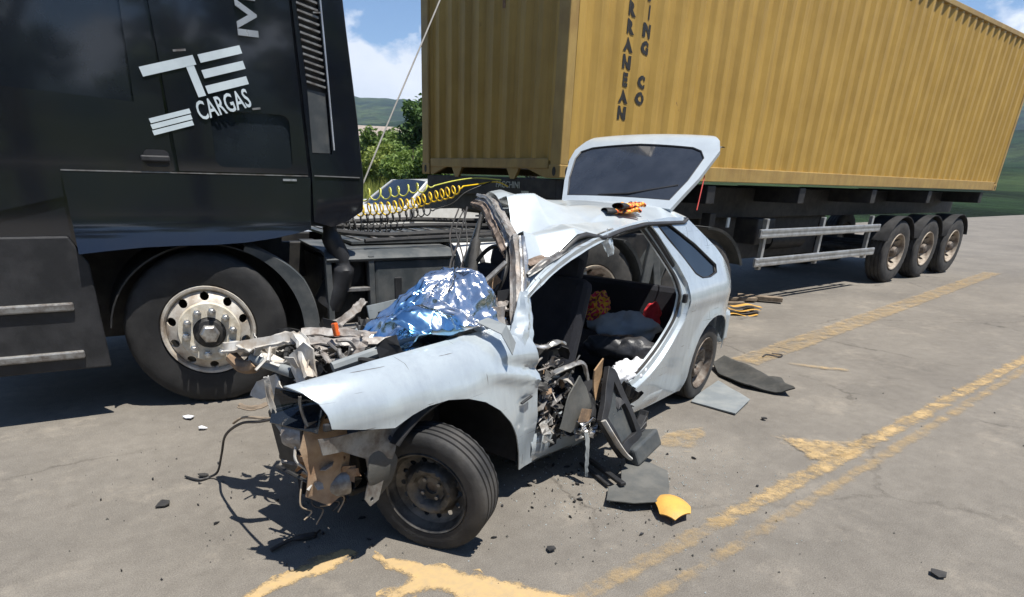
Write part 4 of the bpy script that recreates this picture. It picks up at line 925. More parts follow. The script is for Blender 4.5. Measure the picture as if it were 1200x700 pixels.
ragged('cowl_corner', [(2.31, .755, .80), (2.255, .735, .88), (2.215, .705, .96), (2.185, .675, 1.05)], [.16, .13, .10, .04], .03, P_, 61, .008, up=(.35, .92, .15))
B().tube([(2.10, .48, 1.16), (2.22, .42, 1.05), (2.32, .40, .93), (2.36, .42, .86)], .014, 7).obj('wiper_arm', 'dull_metal', car, smooth=40)
# side roof rail with double edge and seal
cr_ = [(2.20, .685, 1.02), (2.08, .672, 1.085), (1.93, .658, 1.145), (1.72, .64, 1.205), (1.45, .625, 1.262), (1.15, .61, 1.302), (.86, .60, 1.325)]
ragged('side_rail', cr_, [.03, .05, .055, .055, .05, .045, .04], .03, P_, 2, .003, up=(.1, .55, .8))
B().tube(smooth_path([(x+.0, y-.012, z-.03) for x, y, z in cr_], 5), .013, 6).obj('door_seal', 'rubber', car, smooth=40)
ragged('side_rail', [(2.10, .62, 1.115), (1.9, .625, 1.185), (1.65, .62, 1.245), (1.3, .612, 1.298)], [.03, .04, .03, .02], .015, 'dull_metal', 4, .006, up=(.1, .55, .8))
B().grid(lambda u, v: (2.05-.70*u, .60-.10*v+.01*nz(u*5, v*3), 1.15+.115*u+.045*v*(1-u)), 8, 3).obj('torn_lining', 'header_dirt', car, smooth=40, solid=.004)
ragged('pillar_stub', [(1.40, .625, 1.275), (1.36, .635, 1.225), (1.33, .645, 1.165)], [.10, .09, .06], .02, P_, 9, .008, up=(.2, .9, .3))
# --- far side of the body
farwin = [(.62, .93), (.86, .92), (1.0, 1.28), (.82, 1.29)]
fq = [(1.05, 1.345), (.32, 1.335), (-.05, 1.13), (-.36, .89), (-.50, .76), (-.55, .44), (-.34, .40)]+list(reversed(qarch))[1:]+[(.42, .155), (1.9, .16), (2.0, .74), (1.08, .78)]
def far(x, z): q = quarter(x, z); return (q[0], -q[1]+.03*max(0, x-1), q[2])
B().panel(fq, far, .05, [[(.30, 1.16), (-.02, 1.0), (.0, .84), (.42, .82), (.60, 1.1), (.60, 1.28)], [(.50, .82), (1.0, .82), (1.0, 1.30), (.70, 1.28)]]).obj('far_side_panel', P_, car, smooth=45, solid=.01)
B().panel([(.42, .2), (1.9, .2), (1.95, .70), (1.1, .76), (.45, .78), (.40, .5)], lambda x, z: (x, far(x, z)[1]+.05, z), .1).obj('far_door_trim', 'dark_interior', car, smooth=40)
# floor, boot, seats
B().panel([(-.5, -.68), (2.3, -.68), (2.3, .62), (-.5, .62)], lambda x, y: (x, y, .20+.03*nz(x, y, 0, 3)+(.14 if x < .25 else 0)), .12).obj('floor_pan', 'dark_interior', car, smooth=60, solid=.02)
B().box((-.50, 0, .49), (.06, 1.30, .34)).obj('boot_sill', P_, car, bev=.02)
B().box((-.545, 0, .47), (.13, 1.44, .28)).obj('rear_bumper', 'car_paint', car, bev=.045)
for s_ in (1, -1): B().box((-.555, s_*.60, .56), (.04, .12, .18)).obj('tail_light', 'red_cloth', car, bev=.02)
B().grid(lambda u, v: (-.18+.30*u, .60-.12*v, .34+.36*max(0, 1-((u-.5)*2)**2)*.9), 8, 2).obj('wheel_housing', 'dark_interior', car, smooth=60)
def cushion(name, c_, d, R=None, mat='seat_cloth', bv=.05):
    return B().box(c_, d, R).obj(name, mat, car, bev=bv)
RYb = lambda a: Matrix.Rotation(radians(a), 3, 'Y')
cushion('rear_seat_cushion', (.50, 0, .36), (.52, 1.24, .15)); cushion('rear_seat_back', (.12, 0, .60), (.13, 1.24, .46), RYb(-14))
cushion('driver_seat_back', (1.40, .29, .68), (.14, .44, .66), RYb(-16)); cushion('driver_seat_cushion', (1.66, .29, .36), (.5, .50, .14)); cushion('driver_headrest', (1.28, .29, 1.04), (.10, .26, .15), RYb(-14), bv=.04)
cushion('passenger_seat_back', (1.18, -.34, .68), (.14, .48, .62), RYb(-16)); cushion('passenger_seat_cushion', (1.45, -.34, .36), (.5, .50, .14))
cushion('passenger_headrest', (1.08, -.34, 1.03), (.10, .26, .15), RYb(-14), bv=.04)
for y in (.29, -.34): B().tube([(1.315+(0 if y > 0 else -.21), y, .95), (1.295+(0 if y > 0 else -.21), y, 1.0)], .03, 8).obj('headrest_post', 'dull_metal', car)
# --- open tailgate
HR, HL, TR, TL = Vector((.38, .56, 1.385)), Vector((.34, -.44, 1.385)), Vector((-.16, .605, 1.80)), Vector((-.16, -.675, 1.80))
hnrm = ((HL-HR).cross(TR-HR)).normalized()
if hnrm.z < 0: hnrm = -hnrm
def hat(u, v, h=0.):          # u across (0 near .. 1 far), v along from the hinge; beyond v=1 the skin bends level
    if v <= 1: p = HR.lerp(HL, u).lerp(TR.lerp(TL, u), v)
    else:
        q = v-1; p = TR.lerp(TL, u)+Vector((-.80*q, (-.04+.08*u)*q*3, -.06*q+.07*(1-exp(-q*12))))
    return p+hnrm*(h+.035*(1-(2*u-1)**2)*min(1, v+.3))
hgate = empty('tailgate', Matrix.Identity(4), car)
ho = [(.035, -.02), (.965, -.02), (.995, .35), (1.0, .72), (.975, .90), (.93, .995), (.90, 1.06), (.88, 1.30), (.5, 1.34), (.22, 1.26), (.10, 1.15), (.035, 1.03), (.0, .9), (.0, .45)]
hw = [(.085, .10), (.93, .10), (.96, .4), (.955, .74), (.925, .86), (.84, .915), (.5, .945), (.16, .915), (.10, .87), (.055, .76), (.055, .4)]
B().panel(ho, lambda u, v: hat(u, v), .045, [hw]).obj('tailgate_skin', 'car_paint_roof', hgate, smooth=35, solid=.030)
B().panel(hw, lambda u, v: hat(u, v, .004), .06).obj('rear_glass', 'hatch_glass', hgate, smooth=60, solid=.004)
B().tube([hat(a_[0]+(c_[0]-a_[0])*k_/8, a_[1]+(c_[1]-a_[1])*k_/8, .010) for a_, c_ in zip(hw, hw[1:]+hw[:1]) for k_ in range(8)], .007, 5, closed=True).obj('glass_seal', 'black_plastic', hgate, smooth=40)
b = B()
for i in range(9): b.tube([hat(.11+.0*i, .2+i*.07, -.012), hat(.94, .2+i*.07, -.012)], .0011, 4)
b.obj('heater_lines', 'dusty_brown', hgate)
B().tube([hat(.10, .34, .006), hat(.42, .155, .012), hat(.66, .125, .006)], .008, 6).obj('wiper_arm', 'black_plastic', hgate)
B().tube([hat(.02, .62, -.05), (.14, .60, 1.38)], .004, 8).obj('gas_strut', 'strut_red', hgate, smooth=40)
B().tube([hat(.98, .62, -.05), (.06, -.56, 1.25), (.0, -.62, 1.05)], .010, 8).obj('gas_strut', 'black_plastic', hgate, smooth=40)
b = B().grid(lambda u, v: hat(.06+.88*u, .99+.33*v, -.07-.01*sin(v*6)), 10, 6); b.obj('tailgate_trim', 'trim_grey', hgate, smooth=40)
# --- front end: lamp bowl, rusty mechanicals, bars and plates
b = B()
for i in range(9):
    for j in range(9):
        a = i/8*2-1; c_ = j/8*2-1; y = .600+.110*a; z = .742+.066*c_; dpt = .13*max(0, 1-a*a)*max(0, 1-c_*c_)
        b.v.append((3.455-.030*a-.02*c_-dpt, y, z))
for i in range(8):
    for j in range(8): b.f.append((i*9+j, i*9+j+1, i*9+j+10, i*9+j+9))
b.obj('headlamp_bowl', 'glass_dark', car, smooth=50, solid=.006)
ragged('lamp_bracket', [(3.50, .50, .86), (3.49, .49, .78), (3.47, .50, .68), (3.45, .54, .60)], [.02, .03, .04, .03], .012, 'dirty_white', 14, .006, up=(0, 1, 0))
ragged('lamp_rib', [(3.470, .66, .815), (3.46, .645, .76), (3.445, .65, .69)], [.012, .014, .012], .008, 'dull_metal', 15, .002, up=(0, 1, 0))
RYb = lambda a: Matrix.Rotation(radians(a), 3, 'Y')
R3 = random.Random(11)
def scrap(name, mat, c_, ext, n_, ln, w, seed, kinds='spr', parent=None, tilt=None):
    rr_ = random.Random(seed); b = B(); c_ = Vector(c_)
    for i in range(n_):
        p = c_+Vector([rr_.uniform(-e_, e_) for e_ in ext]); k = rr_.choice(kinds); L_ = ln*rr_.uniform(.5, 1.4); d = Vector((rr_.gauss(0, 1), rr_.gauss(0, 1), rr_.gauss(0, .8))).normalized()
        if tilt: d = (d*.6+Vector(tilt)*rr_.choice((-1, 1))).normalized()
        bend = Vector((rr_.gauss(0, .3), rr_.gauss(0, .3), rr_.gauss(0, .3)))*L_
        P = smooth_path([p-d*L_*.5, p+bend*.4, p+d*L_*.5+bend*.3], 4)
        if k == 'r': b.tube(P, w*rr_.uniform(.2, .5), 6)
        elif k == 's':
            up = Vector((rr_.gauss(0, 1), rr_.gauss(0, 1), rr_.gauss(0, 1))).normalized(); k0 = len(b.v); ww = w*rr_.uniform(.7, 2.2)
            for q in P:
                s_ = d.cross(up).normalized()*ww
                u_ = up*ww*.35*rr_.uniform(-1, 1); b.v += [tuple(q-s_+u_), tuple(q+up*ww*.2), tuple(q+s_-u_)]
            for q in range(len(P)-1):
                a_ = k0+q*3; b.f += [(a_, a_+1, a_+4, a_+3), (a_+1, a_+2, a_+5, a_+4)]
        else:
            up = Vector((rr_.gauss(0, 1), rr_.gauss(0, 1), rr_.gauss(0, 1))).normalized(); x_ = up.orthogonal().normalized(); y_ = up.cross(x_); ww = L_*.35; k0 = len(b.v); m_ = rr_.randint(4, 6)
            b.v += [tuple(p+(x_*cos(2*pi*q/m_)+y_*sin(2*pi*q/m_))*ww*rr_.uniform(.5, 1.2)+up*ww*.2*rr_.uniform(-1, 1)) for q in range(m_)]; b.v.append(tuple(p+up*ww*.15))
            for q in range(m_): b.f.append((k0+q, k0+(q+1) % m_, k0+m_))
    o = b.obj(name, mat, parent or car, solid=.004); o['kind'] = 'stuff'; return o
# lower nose
scrap('torn_nose_metal', 'rust', (3.33, .56, .46), (.06, .12, .10), 9, .13, .010, 1, 'pps')
scrap('torn_nose_metal', 'dirty_metal', (3.36, .54, .54), (.08, .14, .11), 22, .08, .008, 2, 'psrr')
scrap('torn_nose_metal', 'frame_black', (3.26, .48, .45), (.11, .16, .14), 36, .14, .016, 3, 'ppsr')
B().box((2.86, .22, .235), (.62, .58, .03), RYb(-2)).obj('shadow_board', 'frame_black', car, bev=.008)  # board added to fill out the ground shadow below the nose
B().box((3.24, .34, .44), (.10, .44, .30), RYb(8)).obj('radiator_pack', 'frame_black', car, bev=.015)
B().panel([(3.27, .70), (3.46, .70), (3.49, .60), (3.46, .50), (3.47, .40), (3.38, .33), (3.30, .36), (3.26, .50)], lambda x, z: (x-.35*(x-3.3)*(z-.5), .655+.012*nz(x, z, 0, 9)-.9*(x-3.36)**2, z), .03).obj('rusted_panel', 'tan_panel', car, smooth=30, solid=.005)
B().lathe([(.0001, -.05), (.05, -.05), (.06, -.02), (.06, .03), (.035, .04), (.0001, .04)], 18).obj('fog_lamp_shell', 'dirty_metal', car, smooth=40).matrix_basis = Matrix.Translation((3.43, .56, .63)) @ Matrix.Rotation(.6, 4, 'Z')
B().lathe([(.0001, -.05), (.055, -.05), (.065, -.01), (.06, .04), (.0001, .045)], 18).obj('horn', 'dull_metal', car, smooth=40).matrix_basis = Matrix.Translation((3.31, .62, .40)) @ Matrix.Rotation(1.2, 4, 'Z')
# bumper carrier hanging below the wing
bk = [(3.46, .665), (3.15, .625), (3.02, .655), (2.985, .60), (3.08, .56), (3.13, .46), (3.19, .31), (3.235, .295), (3.26, .335), (3.235, .42), (3.25, .52), (3.36, .585), (3.45, .60)]
B().panel(bk, lambda x, z: (x, .735+.012*nz(x, z, 2, 9)-.05*max(0, .5-z), z), .03, [circ(3.12, .57, .012, 8), circ(3.225, .325, .010, 8)]).obj('bumper_carrier', 'dull_metal', car, smooth=30, solid=.006)
B().panel([(3.13, .56), (3.23, .54), (3.25, .44), (3.21, .33), (3.16, .29), (3.11, .36), (3.09, .47)], lambda x, z: (x, .69+.05*sin((z-.3)*9), z), .03).obj('splash_guard', 'trim_grey', car, smooth=40, solid=.006)
B().box((3.28, .745, .690), (.32, .02, .03), Matrix.Rotation(radians(-6), 3, 'Y')).obj('bumper_slot', 'black_plastic', car, bev=.006)
# upper cross bars at the nose
ragged('slam_panel', [(3.25, -.30, .775), (3.20, -.17, .800), (3.12, -.02, .845), (3.085, .05, .862)], [.05, .06, .06, .05], .05, 'dirty_white', 21, .008)
ragged('slam_panel', [(3.085, .05, .865), (3.13, .16, .86), (3.17, .24, .80), (3.20, .31, .745)], [.05, .07, .06, .05], .04, 'dirty_white', 22, .006, up=(1, .2, .3))
B().panel([(-.13, .76), (-.02, .84), (.04, .82), (.06, .70), (.03, .62), (-.04, .63), (-.10, .68)], lambda y, z: (3.17+.25*(y+.0)**2+.02*nz(y, z, 0, 12)+.1*(.75-z), y+.26, z+.045), .025, [circ(-.05, .77, .012, 8), circ(.0, .67, .010, 8), circ(-.03, .655, .008, 8)]).obj('lamp_mount', 'dirty_white', car, smooth=30, solid=.008)
B().panel([(-.18, .60), (-.04, .665), (.06, .63), (.07, .56), (-.02, .53), (-.08, .56), (-.15, .52), (-.21, .53)], lambda y, z: (3.20+.05*nz(y, z, 3, 8), y+.05, z+.03), .03, [circ(-.02, .60, .012, 8)]).obj('side_mount', 'dirty_white', car, smooth=30, solid=.006)
ragged('bumper_strap', [(3.42, .10, .625), (3.40, .18, .63), (3.34, .24, .66), (3.30, .28, .70)], [.03, .045, .04, .03], .014, 'wood_old', 24, .007)
B().tube(smooth_path([(3.21, -.13, .745), (3.19, -.02, .735), (3.16, .12, .720)], 5), .026, 10).obj('rail_tube', 'plate_grey', car, smooth=40)
B().tube(smooth_path([(3.245, -.26, .735), (3.235, -.20, .70), (3.22, -.13, .705), (3.21, -.10, .73)], 5), .032, 9).obj('tow_end', 'dusty_brown', car, smooth=40)
scrap('nose_fragments', 'dirty_white', (3.14, .02, .755), (.10, .24, .05), 20, .12, .018, 4, 'spr')
# engine bay: tangled bars and dark lumps between nose and scuttle
ragged('cross_bar', [(3.05, .10, .85), (2.92, .20, .84), (2.78, .33, .845), (2.62, .47, .87)], [.05, .07, .06, .05], .03, 'dirty_metal', 31, .01)
ragged('cross_bar', [(3.00, -.02, .86), (2.88, .12, .865), (2.78, .24, .85), (2.70, .38, .845)], [.09, .08, .07, .05], .03, 'dirty_metal', 32, .012)
ragged('cross_bar', [(3.06, .05, .82), (2.8, -.12, .82), (2.5, -.3, .84), (2.3, -.45, .86)], .06, .03, 'dirty_metal', 33, .012)
B().tube(smooth_path([(3.14, .40, .80), (3.0, .44, .83), (2.86, .46, .85), (2.72, .50, .865)], 4), .025, 8).obj('coolant_hose', 'plate_grey', car, smooth=40)
scrap('engine_debris', 'frame_black', (2.80, .18, .72), (.28, .34, .10), 70, .22, .028, 6, 'sppr')
scrap('engine_debris', 'dull_metal', (2.86, .24, .78), (.22, .26, .06), 42, .13, .014, 7, 'srr')
scrap('engine_debris', 'dirty_metal', (2.95, .25, .80), (.18, .22, .05), 26, .15, .018, 8, 'sr')
B().box((2.72, .05, .52), (.55, .55, .36)).obj('engine_block', 'frame_black', car, bev=.04)
B().box((3.06, .18, .46), (.06, .52, .36), RYb(10)).obj('radiator', 'frame_black', car, bev=.01)
ragged('far_wing', [(2.55, -.70, .32), (2.4, -.75, .35), (2.2, -.78, .42), (1.95, -.79, .50)], [.14, .22, .26, .26], .04, P_, 40, .03, up=(.2, 1, .2))
B().box((2.978, .215, .905), (.022, .030, .062), Matrix.Rotation(radians(14), 3, 'X')).obj('indicator_lens', 'orange_lens', car, bev=.006)
# scuttle and dashboard wreckage
scrap('dash_debris', 'dusty_brown', (2.16, .38, .90), (.13, .22, .06), 18, .17, .03, 9, 'spp')
scrap('dash_debris', 'dirty_metal', (2.20, .40, .89), (.13, .20, .07), 24, .15, .024, 10, 'spr')
scrap('dash_debris', 'black_plastic', (2.06, .30, .90), (.16, .28, .10), 30, .2, .03, 12, 'spp')
B().panel([(1.95, .12), (2.30, .22), (2.34, .5), (2.12, .58), (1.92, .40)], lambda x, y: (x, y, .935+.05*nz(x, y, 0, 6)-.2*(x-2.1)), .04).obj('dash_top', 'trim_grey', car, smooth=35, solid=.012)
B().panel([(2.12, .25), (2.42, .40), (2.40, .60), (2.22, .63), (2.08, .5)], lambda x, y: (x, y, .865+.03*nz(x, y, 2, 9)), .04).obj('scuttle_panel', 'dirty_metal', car, smooth=35, solid=.008)
B().panel([(.0, 0), (.16, .01), (.20, .06), (.13, .12), (.02, .10)], lambda a, c_: (2.24-.4*c_, .30+a, .955+c_*.35), .03).obj('wood_trim', 'board_tan', car, solid=.012)
b = B()
for i in range(4):
    y = -.30+.06*i; x = 1.72+.04*i
    b.tube(smooth_path([(x-.35+R3.uniform(-.05, .05), y-.25, 1.36+R3.uniform(-.05, .02)), (x-.22+R3.uniform(-.06, .06), y-.15, 1.2+R3.uniform(-.05, .05)), (x-.05+R3.uniform(-.08, .08), y, 1.05), (x+.1, y+.1, .92)], 5), R3.uniform(.004, .007), 6)
b.obj('hanging_wires', 'wire_black', car, smooth=50)['kind'] = 'stuff'
B().tube(smooth_path([(1.62, -.12, 1.34), (1.70, -.08, 1.22), (1.80, -.02, 1.05), (1.86, .02, .92)], 6), [.012]*7+[.03]*6+[.04]*6, 9).obj('seat_belt_roll', 'rubber', car, smooth=40)
B().lathe([(.178, -.013), (.19, -.008), (.194, .004), (.188, .014), (.176, .012), (.172, 0)], 36, close=True).obj('steering_wheel', 'black_plastic', car, smooth=60).matrix_basis = Matrix.Translation((1.86, .14, 1.03)) @ Matrix.Rotation(radians(70), 4, 'Z') @ Matrix.Rotation(radians(-25), 4, 'X')
# --- torn door area below the pillar
scrap('torn_hinge_metal', 'dirty_metal', (2.10, .75, .50), (.09, .06, .22), 44, .11, .009, 13, 'srrp')
scrap('torn_hinge_metal', 'frame_black', (2.04, .72, .48), (.14, .08, .24), 80, .15, .022, 14, 'spp')
scrap('torn_hinge_metal', 'dull_metal', (2.02, .78, .46), (.12, .05, .20), 36, .12, .011, 15, 'rrs')
scrap('torn_hinge_metal', 'dusty_brown', (2.06, .75, .55), (.10, .05, .18), 7, .09, .012, 16, 'sp')
ragged('door_hinge_arm', [(2.10, .80, .64), (1.98, .82, .66), (1.86, .84, .66), (1.82, .86, .56)], [.03, .04, .035, .02], .02, 'dull_metal', 50, .005)
ragged('door_hinge_arm', [(2.06, .78, .62), (1.96, .82, .58), (1.90, .84, .50)], [.03, .03, .02], .015, 'dirty_white', 51, .005)
ragged('pillar_tab', [(2.20, .73, .80), (2.12, .76, .78), (2.04, .79, .80), (1.98, .80, .775)], [.03, .06, .06, .02], .012, 'bright_steel', 52, .006)
B().panel([(1.78, .34), (1.98, .30), (2.10, .36), (2.0, .52), (1.90, .60), (1.83, .52)], lambda x, z: (x, .86+.02*nz(x, z, 0, 6)+.10*(.5-z), z), .04).obj('plastic_shield', 'trim_grey', car, smooth=35, solid=.008)
B().panel([(1.66, .40), (1.73, .42), (1.76, .60), (1.70, .66), (1.67, .56)], lambda x, z: (x, .88+.03*sin(z*9), z), .03).obj('torn_trim', 'board_tan', car, smooth=35, solid=.008)
B().panel([(1.84, .335), (1.95, .36), (1.92, .43), (1.82, .40)], lambda x, z: (x, .90, z), .03).obj('torn_trim', 'dusty_brown', car, smooth=35, solid=.006)
scrap('torn_foil_strip', 'bright_steel', (1.80, .90, .30), (.12, .02, .045), 26, .08, .016, 17, 'sp')
ragged('hanging_strip', [(1.90, .93, .30), (1.905, .95, .22), (1.92, .965, .12), (1.92, .97, .05)], [.03, .04, .035, .02], .01, 'plate_grey', 53, .007, up=(0, 1, 0))
scrap('torn_hinge_metal', 'black_plastic', (1.62, .86, .34), (.22, .05, .12), 24, .16, .03, 18, 'spp')
# nose wires
def wire(name, pts, r, mat, k=6): return B().tube(smooth_path(pts, k), r, 6).obj(name, mat, car, smooth=60)
wire('dangling_wire', [(3.46, .50, .69), (3.44, .30, .61), (3.40, .05, .52), (3.35, -.22, .37), (3.30, -.40, .20), (3.29, -.50, .06), (3.31, -.56, .012), (3.37, -.57, .012), (3.40, -.66, .012)], .0065, 'wire_black')
wire('dangling_wire', [(3.46, .52, .685), (3.44, .32, .63), (3.41, .10, .565), (3.385, -.05, .49)], .006, 'wire_tan')
wire('dangling_wire', [(3.45, .58, .62), (3.48, .60, .55), (3.45, .62, .50), (3.44, .64, .46), (3.47, .65, .43)], .006, 'dirty_white')
for i in range(5):
    x, y = 3.30+.04*i, .60+.02*(i % 2); wire('dangling_wire', [(x, y, .45), (x+.03, y+.02, .36), (x-.01, y+.03, .32), (x+.02, y+.02, .26+.03*(i % 3))], .0035, 'wire_black' if i % 2 else 'wire_tan')
# ------------------------------------------------------------ loose things on and around the car
def crum(p, s, f, seed):       # sharp-creased displacement
    return s*(1-2*abs(nz(p[0], p[1], p[2]+seed, f)))+s*.6*(1-2*abs(nz(p[0]+5, p[1], p[2]+seed, f*2.3)))
fm = bpy.data.materials.new('foil'); fm.use_nodes = True; t = fm.node_tree; n = t.nodes; p = n['Principled BSDF']
p.inputs['Metallic'].default_value = 1; p.inputs['Roughness'].default_value = .19
c = n.new('ShaderNodeTexCoord'); z = n.new('ShaderNodeTexNoise'); z.inputs['Scale'].default_value = 5; z.inputs['Detail'].default_value = 3; t.links.new(c.outputs['Object'], z.inputs['Vector'])
sx = n.new('ShaderNodeSeparateXYZ'); t.links.new(c.outputs['Object'], sx.inputs[0])
ma = n.new('ShaderNodeMath'); ma.operation = 'MULTIPLY_ADD'; ma.inputs[1].default_value = 1.1; ma.inputs[2].default_value = -2.84; t.links.new(sx.outputs['X'], ma.inputs[0])
mb = n.new('ShaderNodeMath'); mb.operation = 'ADD'; t.links.new(ma.outputs[0], mb.inputs[0]); t.links.new(z.outputs['Fac'], mb.inputs[1])
r = n.new('ShaderNodeValToRGB'); r.color_ramp.elements[0].position = .50; r.color_ramp.elements[1].position = .62; r.color_ramp.elements[0].color = (.78, .79, .81, 1); r.color_ramp.elements[1].color = (.30, .53, .74, 1)
t.links.new(mb.outputs[0], r.inputs[0]); t.links.new(r.outputs[0], p.inputs['Base Color'])
v = n.new('ShaderNodeTexVoronoi'); v.inputs['Scale'].default_value = 24; v.feature = 'DISTANCE_TO_EDGE'; t.links.new(c.outputs['Object'], v.inputs['Vector'])
bu = n.new('ShaderNodeBump'); bu.inputs['Strength'].default_value = .12; bu.inputs['Distance'].default_value = .01; t.links.new(v.outputs['Distance'], bu.inputs['Height']); t.links.new(bu.outputs[0], p.inputs['Normal'])
MATS['foil'] = fm
fo_ = empty('foil_blanket', KM); tag(fo_, 'crumpled silver and blue emergency foil blanket heaped over the dashboard', 'blanket')
def ridge(q, s): return 1-2*abs(noise.noise(q*s))
def foil(u, v):
    a = 2*pi*u; R_ = .02+.98*v; ca, sa = cos(a), sin(a)
    ex = (.50 if ca > 0 else .21); ey = (.27 if sa > 0 else .24)
    wob = 1+.16*nz(ca, sa, 1, 2)+.05*nz(ca, sa, 2, 9)
    x = 2.36+ex*R_*ca*wob; y = .37+ey*R_*sa*wob-.16*max(0, ca)*R_
    t_ = max(0, ca)*R_
    pw = 2.1-.9*max(0, ca)
    z = .80+.325*(1-R_**pw)-.02*t_
    q = Vector((x, y, z)); f1 = tri(u*13+.5*nz(ca, sa, R_*1.5, 2)); f2 = tri(u*29+.8*nz(ca, sa, R_*2, 3)+.3)
    pl = R_*(.050*(f1-.5)+.018*(f2-.5))
    w = min(1, v*5)*(1-.65*min(1, t_*1.4))
    cr_ = pl+w*(.034*ridge(q, 5)+.011*ridge(q+Vector((3, 1, 2)), 11)+.0025*ridge(q, 24))+.002*ridge(q+Vector((1, 5, 2)), 24)
    return (x+cr_*ca*.6, y+cr_*sa*.6, z+cr_*.8)
B().grid(foil, 260, 90).obj('foil_sheet', 'foil', fo_, smooth=24)
def foil2(u, v):
    x = 2.86-.40*u+.02*nz(u, v, 0, 4); y = .46+.15*sin(pi*v)+.04*u; z = .835+.135*v+.05*sin(pi*u)*v+.03*nz(u*3, v*3)
    q = Vector((x, y, z)); cr_ = .020*(tri(u*2.3+v*.9+.2*nz(u, v, 0, 4))-.5)+.010*ridge(q, 8)+.005*ridge(q+Vector((3, 1, 0)), 18)
    return (x, y+cr_, z+cr_*.7)
B().grid(foil2, 110, 60).obj('foil_fold', 'foil', fo_, smooth=26, solid=.002)
# work gloves on the roof
cm = bpy.data.materials.new('glove_print'); cm.use_nodes = True; t = cm.node_tree; n = t.nodes; p = n['Principled BSDF']; p.inputs['Roughness'].default_value = .8
c = n.new('ShaderNodeTexCoord'); z = n.new('ShaderNodeTexNoise'); z.inputs['Scale'].default_value = 38; z.inputs['Detail'].default_value = 1; t.links.new(c.outputs['Object'], z.inputs['Vector'])
r = n.new('ShaderNodeValToRGB'); r.color_ramp.interpolation = 'CONSTANT'
for pos, co in ((.43, (.75, .10, .03, 1)), (.5, (.80, .33, .03, 1)), (.57, (.75, .5, .12, 1)), (.64, (.7, .05, .03, 1))): r.color_ramp.elements.new(pos).color = co
r.color_ramp.elements[0].color = (.03, .02, .02, 1); t.links.new(z.outputs['Fac'], r.inputs[0]); t.links.new(r.outputs[0], p.inputs['Base Color']); MATS['glove_print'] = cm
def glove(mtx, label, grp):
    g = empty('work_glove', mtx); tag(g, label, 'glove', grp)
    def palm(u, v):
        a = 2*pi*v; w = .046+.006*sin(u*pi); return (-.08+.13*u, w*cos(a)*(.85+.2*u), .018+.017*sin(a)*(1-.2*u))
    B().grid(palm, 8, 12).obj('palm', 'glove_print', g, smooth=60)
    for i, (y, l) in enumerate(((-.036, .055), (-.012, .07), (.012, .066), (.036, .05))):
        B().tube(smooth_path([(.04, y, .02), (.05+l*.5, y*1.15, .03), (.05+l, y*1.25, .016)], 4), [.012]*5+[.011]*3+[.006], 8).obj('finger', 'glove_print', g, smooth=60)
    B().tube(smooth_path([(-.02, .04, .02), (.02, .07, .024), (.05, .085, .016)], 4), [.014]*6+[.011]*2+[.006], 8).obj('thumb', 'glove_print', g, smooth=60)
    B().lathe([(.040, -.03), (.044, 0), (.042, .03)], 14).obj('cuff', 'black_plastic', g, solid=.004).matrix_basis = Matrix.Translation((-.095, 0, .018)) @ Matrix.Rotation(radians(90), 4, 'Z') @ Matrix.Diagonal((1, 1, .42, 1))
zr = lambda u, v: Vector(roofp(u, v))
def onroof(u, v, rz_, dz=0.): q = zr(u, v); return KM @ Matrix.Translation(q+Vector((0, 0, .006+dz))) @ Matrix.Rotation(radians(rz_), 4, 'Z')
glove(onroof(.42, .91, 150), 'orange and red work glove lying flat on the car roof', None)
glove(onroof(.38, .92, 175, .03), 'orange and red work glove on top of the other glove', None)
# things on the back seat (car frame)
def lump(name, mat, c_, r_, label, cat, seed, cre=.02, f=7, rot=0.):
    def fn(u, v):
        a = 2*pi*u; b_ = pi*(v-.5); d = Vector((cos(b_)*cos(a), cos(b_)*sin(a), sin(b_))); k = 1+.16*noise.noise(d*1.6+Vector((seed, 0, 0)))
        q = Vector((d.x*r_[0], d.y*r_[1], d.z*r_[2]))*k; q += d*cre*(noise.noise(Vector((q.x*f*1.0, q.y*f*2.2, q.z*f*2))+Vector((seed*3, 1, 2)))+.6*noise.noise(q*f*2.6+Vector((seed, 4, 2))))
        if q.z < -r_[2]*.72: q.z = -r_[2]*.72
        return q
    o = B().grid(fn, 48, 26).obj(name, mat, smooth=60); o.matrix_basis = KM @ Matrix.Translation(c_) @ Matrix.Rotation(rot, 4, 'Z'); tag(o, label, cat); return o
lump('jacket', 'denim_grey', (.45, .30, .545), (.13, .26, .11), 'bundled grey blue jacket on the back seat', 'jacket', 1, .03, 8, .35)
lump('holdall', 'black_bag', (.72, .46, .46), (.10, .30, .095), 'black soft holdall lying along the edge of the back seat', 'bag', 2, .02, 9, .15)
lump('cloth', 'red_cloth', (.27, .43, .60), (.07, .07, .12), 'crumpled red cloth beside the jacket on the back seat', 'cloth', 3, .02, 12)
cm2 = cm.copy(); cm2.name = 'scarf_print'; n = cm2.node_tree.nodes; [q for q in n if q.type == 'TEX_NOISE'][0].inputs['Scale'].default_value = 24; rp = [q for q in n if q.type == 'VALTORGB'][0].color_ramp
for e_, co in zip(rp.elements, ((.25, .02, .06, 1), (.62, .30, .02, 1), (.66, .36, .02, 1), (.55, .03, .10, 1), (.5, .02, .03, 1), (.4, .02, .1, 1))): e_.color = co
MATS['scarf_print'] = cm2
lump('scarf', 'scarf_print', (.50, .08, .66), (.085, .10, .115), 'bright yellow and red patterned cloth heaped on the back seat', 'cloth', 4, .035, 13)
lump('towel', 'white_cloth', (1.02, .68, .40), (.24, .10, .065), 'crumpled white cloth on the car sill', 'cloth', 5, .035, 14, .1)
lump('purse', 'denim_grey', (.62, -.10, .70), (.06, .08, .06), 'small grey pouch behind the driver seat', 'pouch', 6, .02, 12)
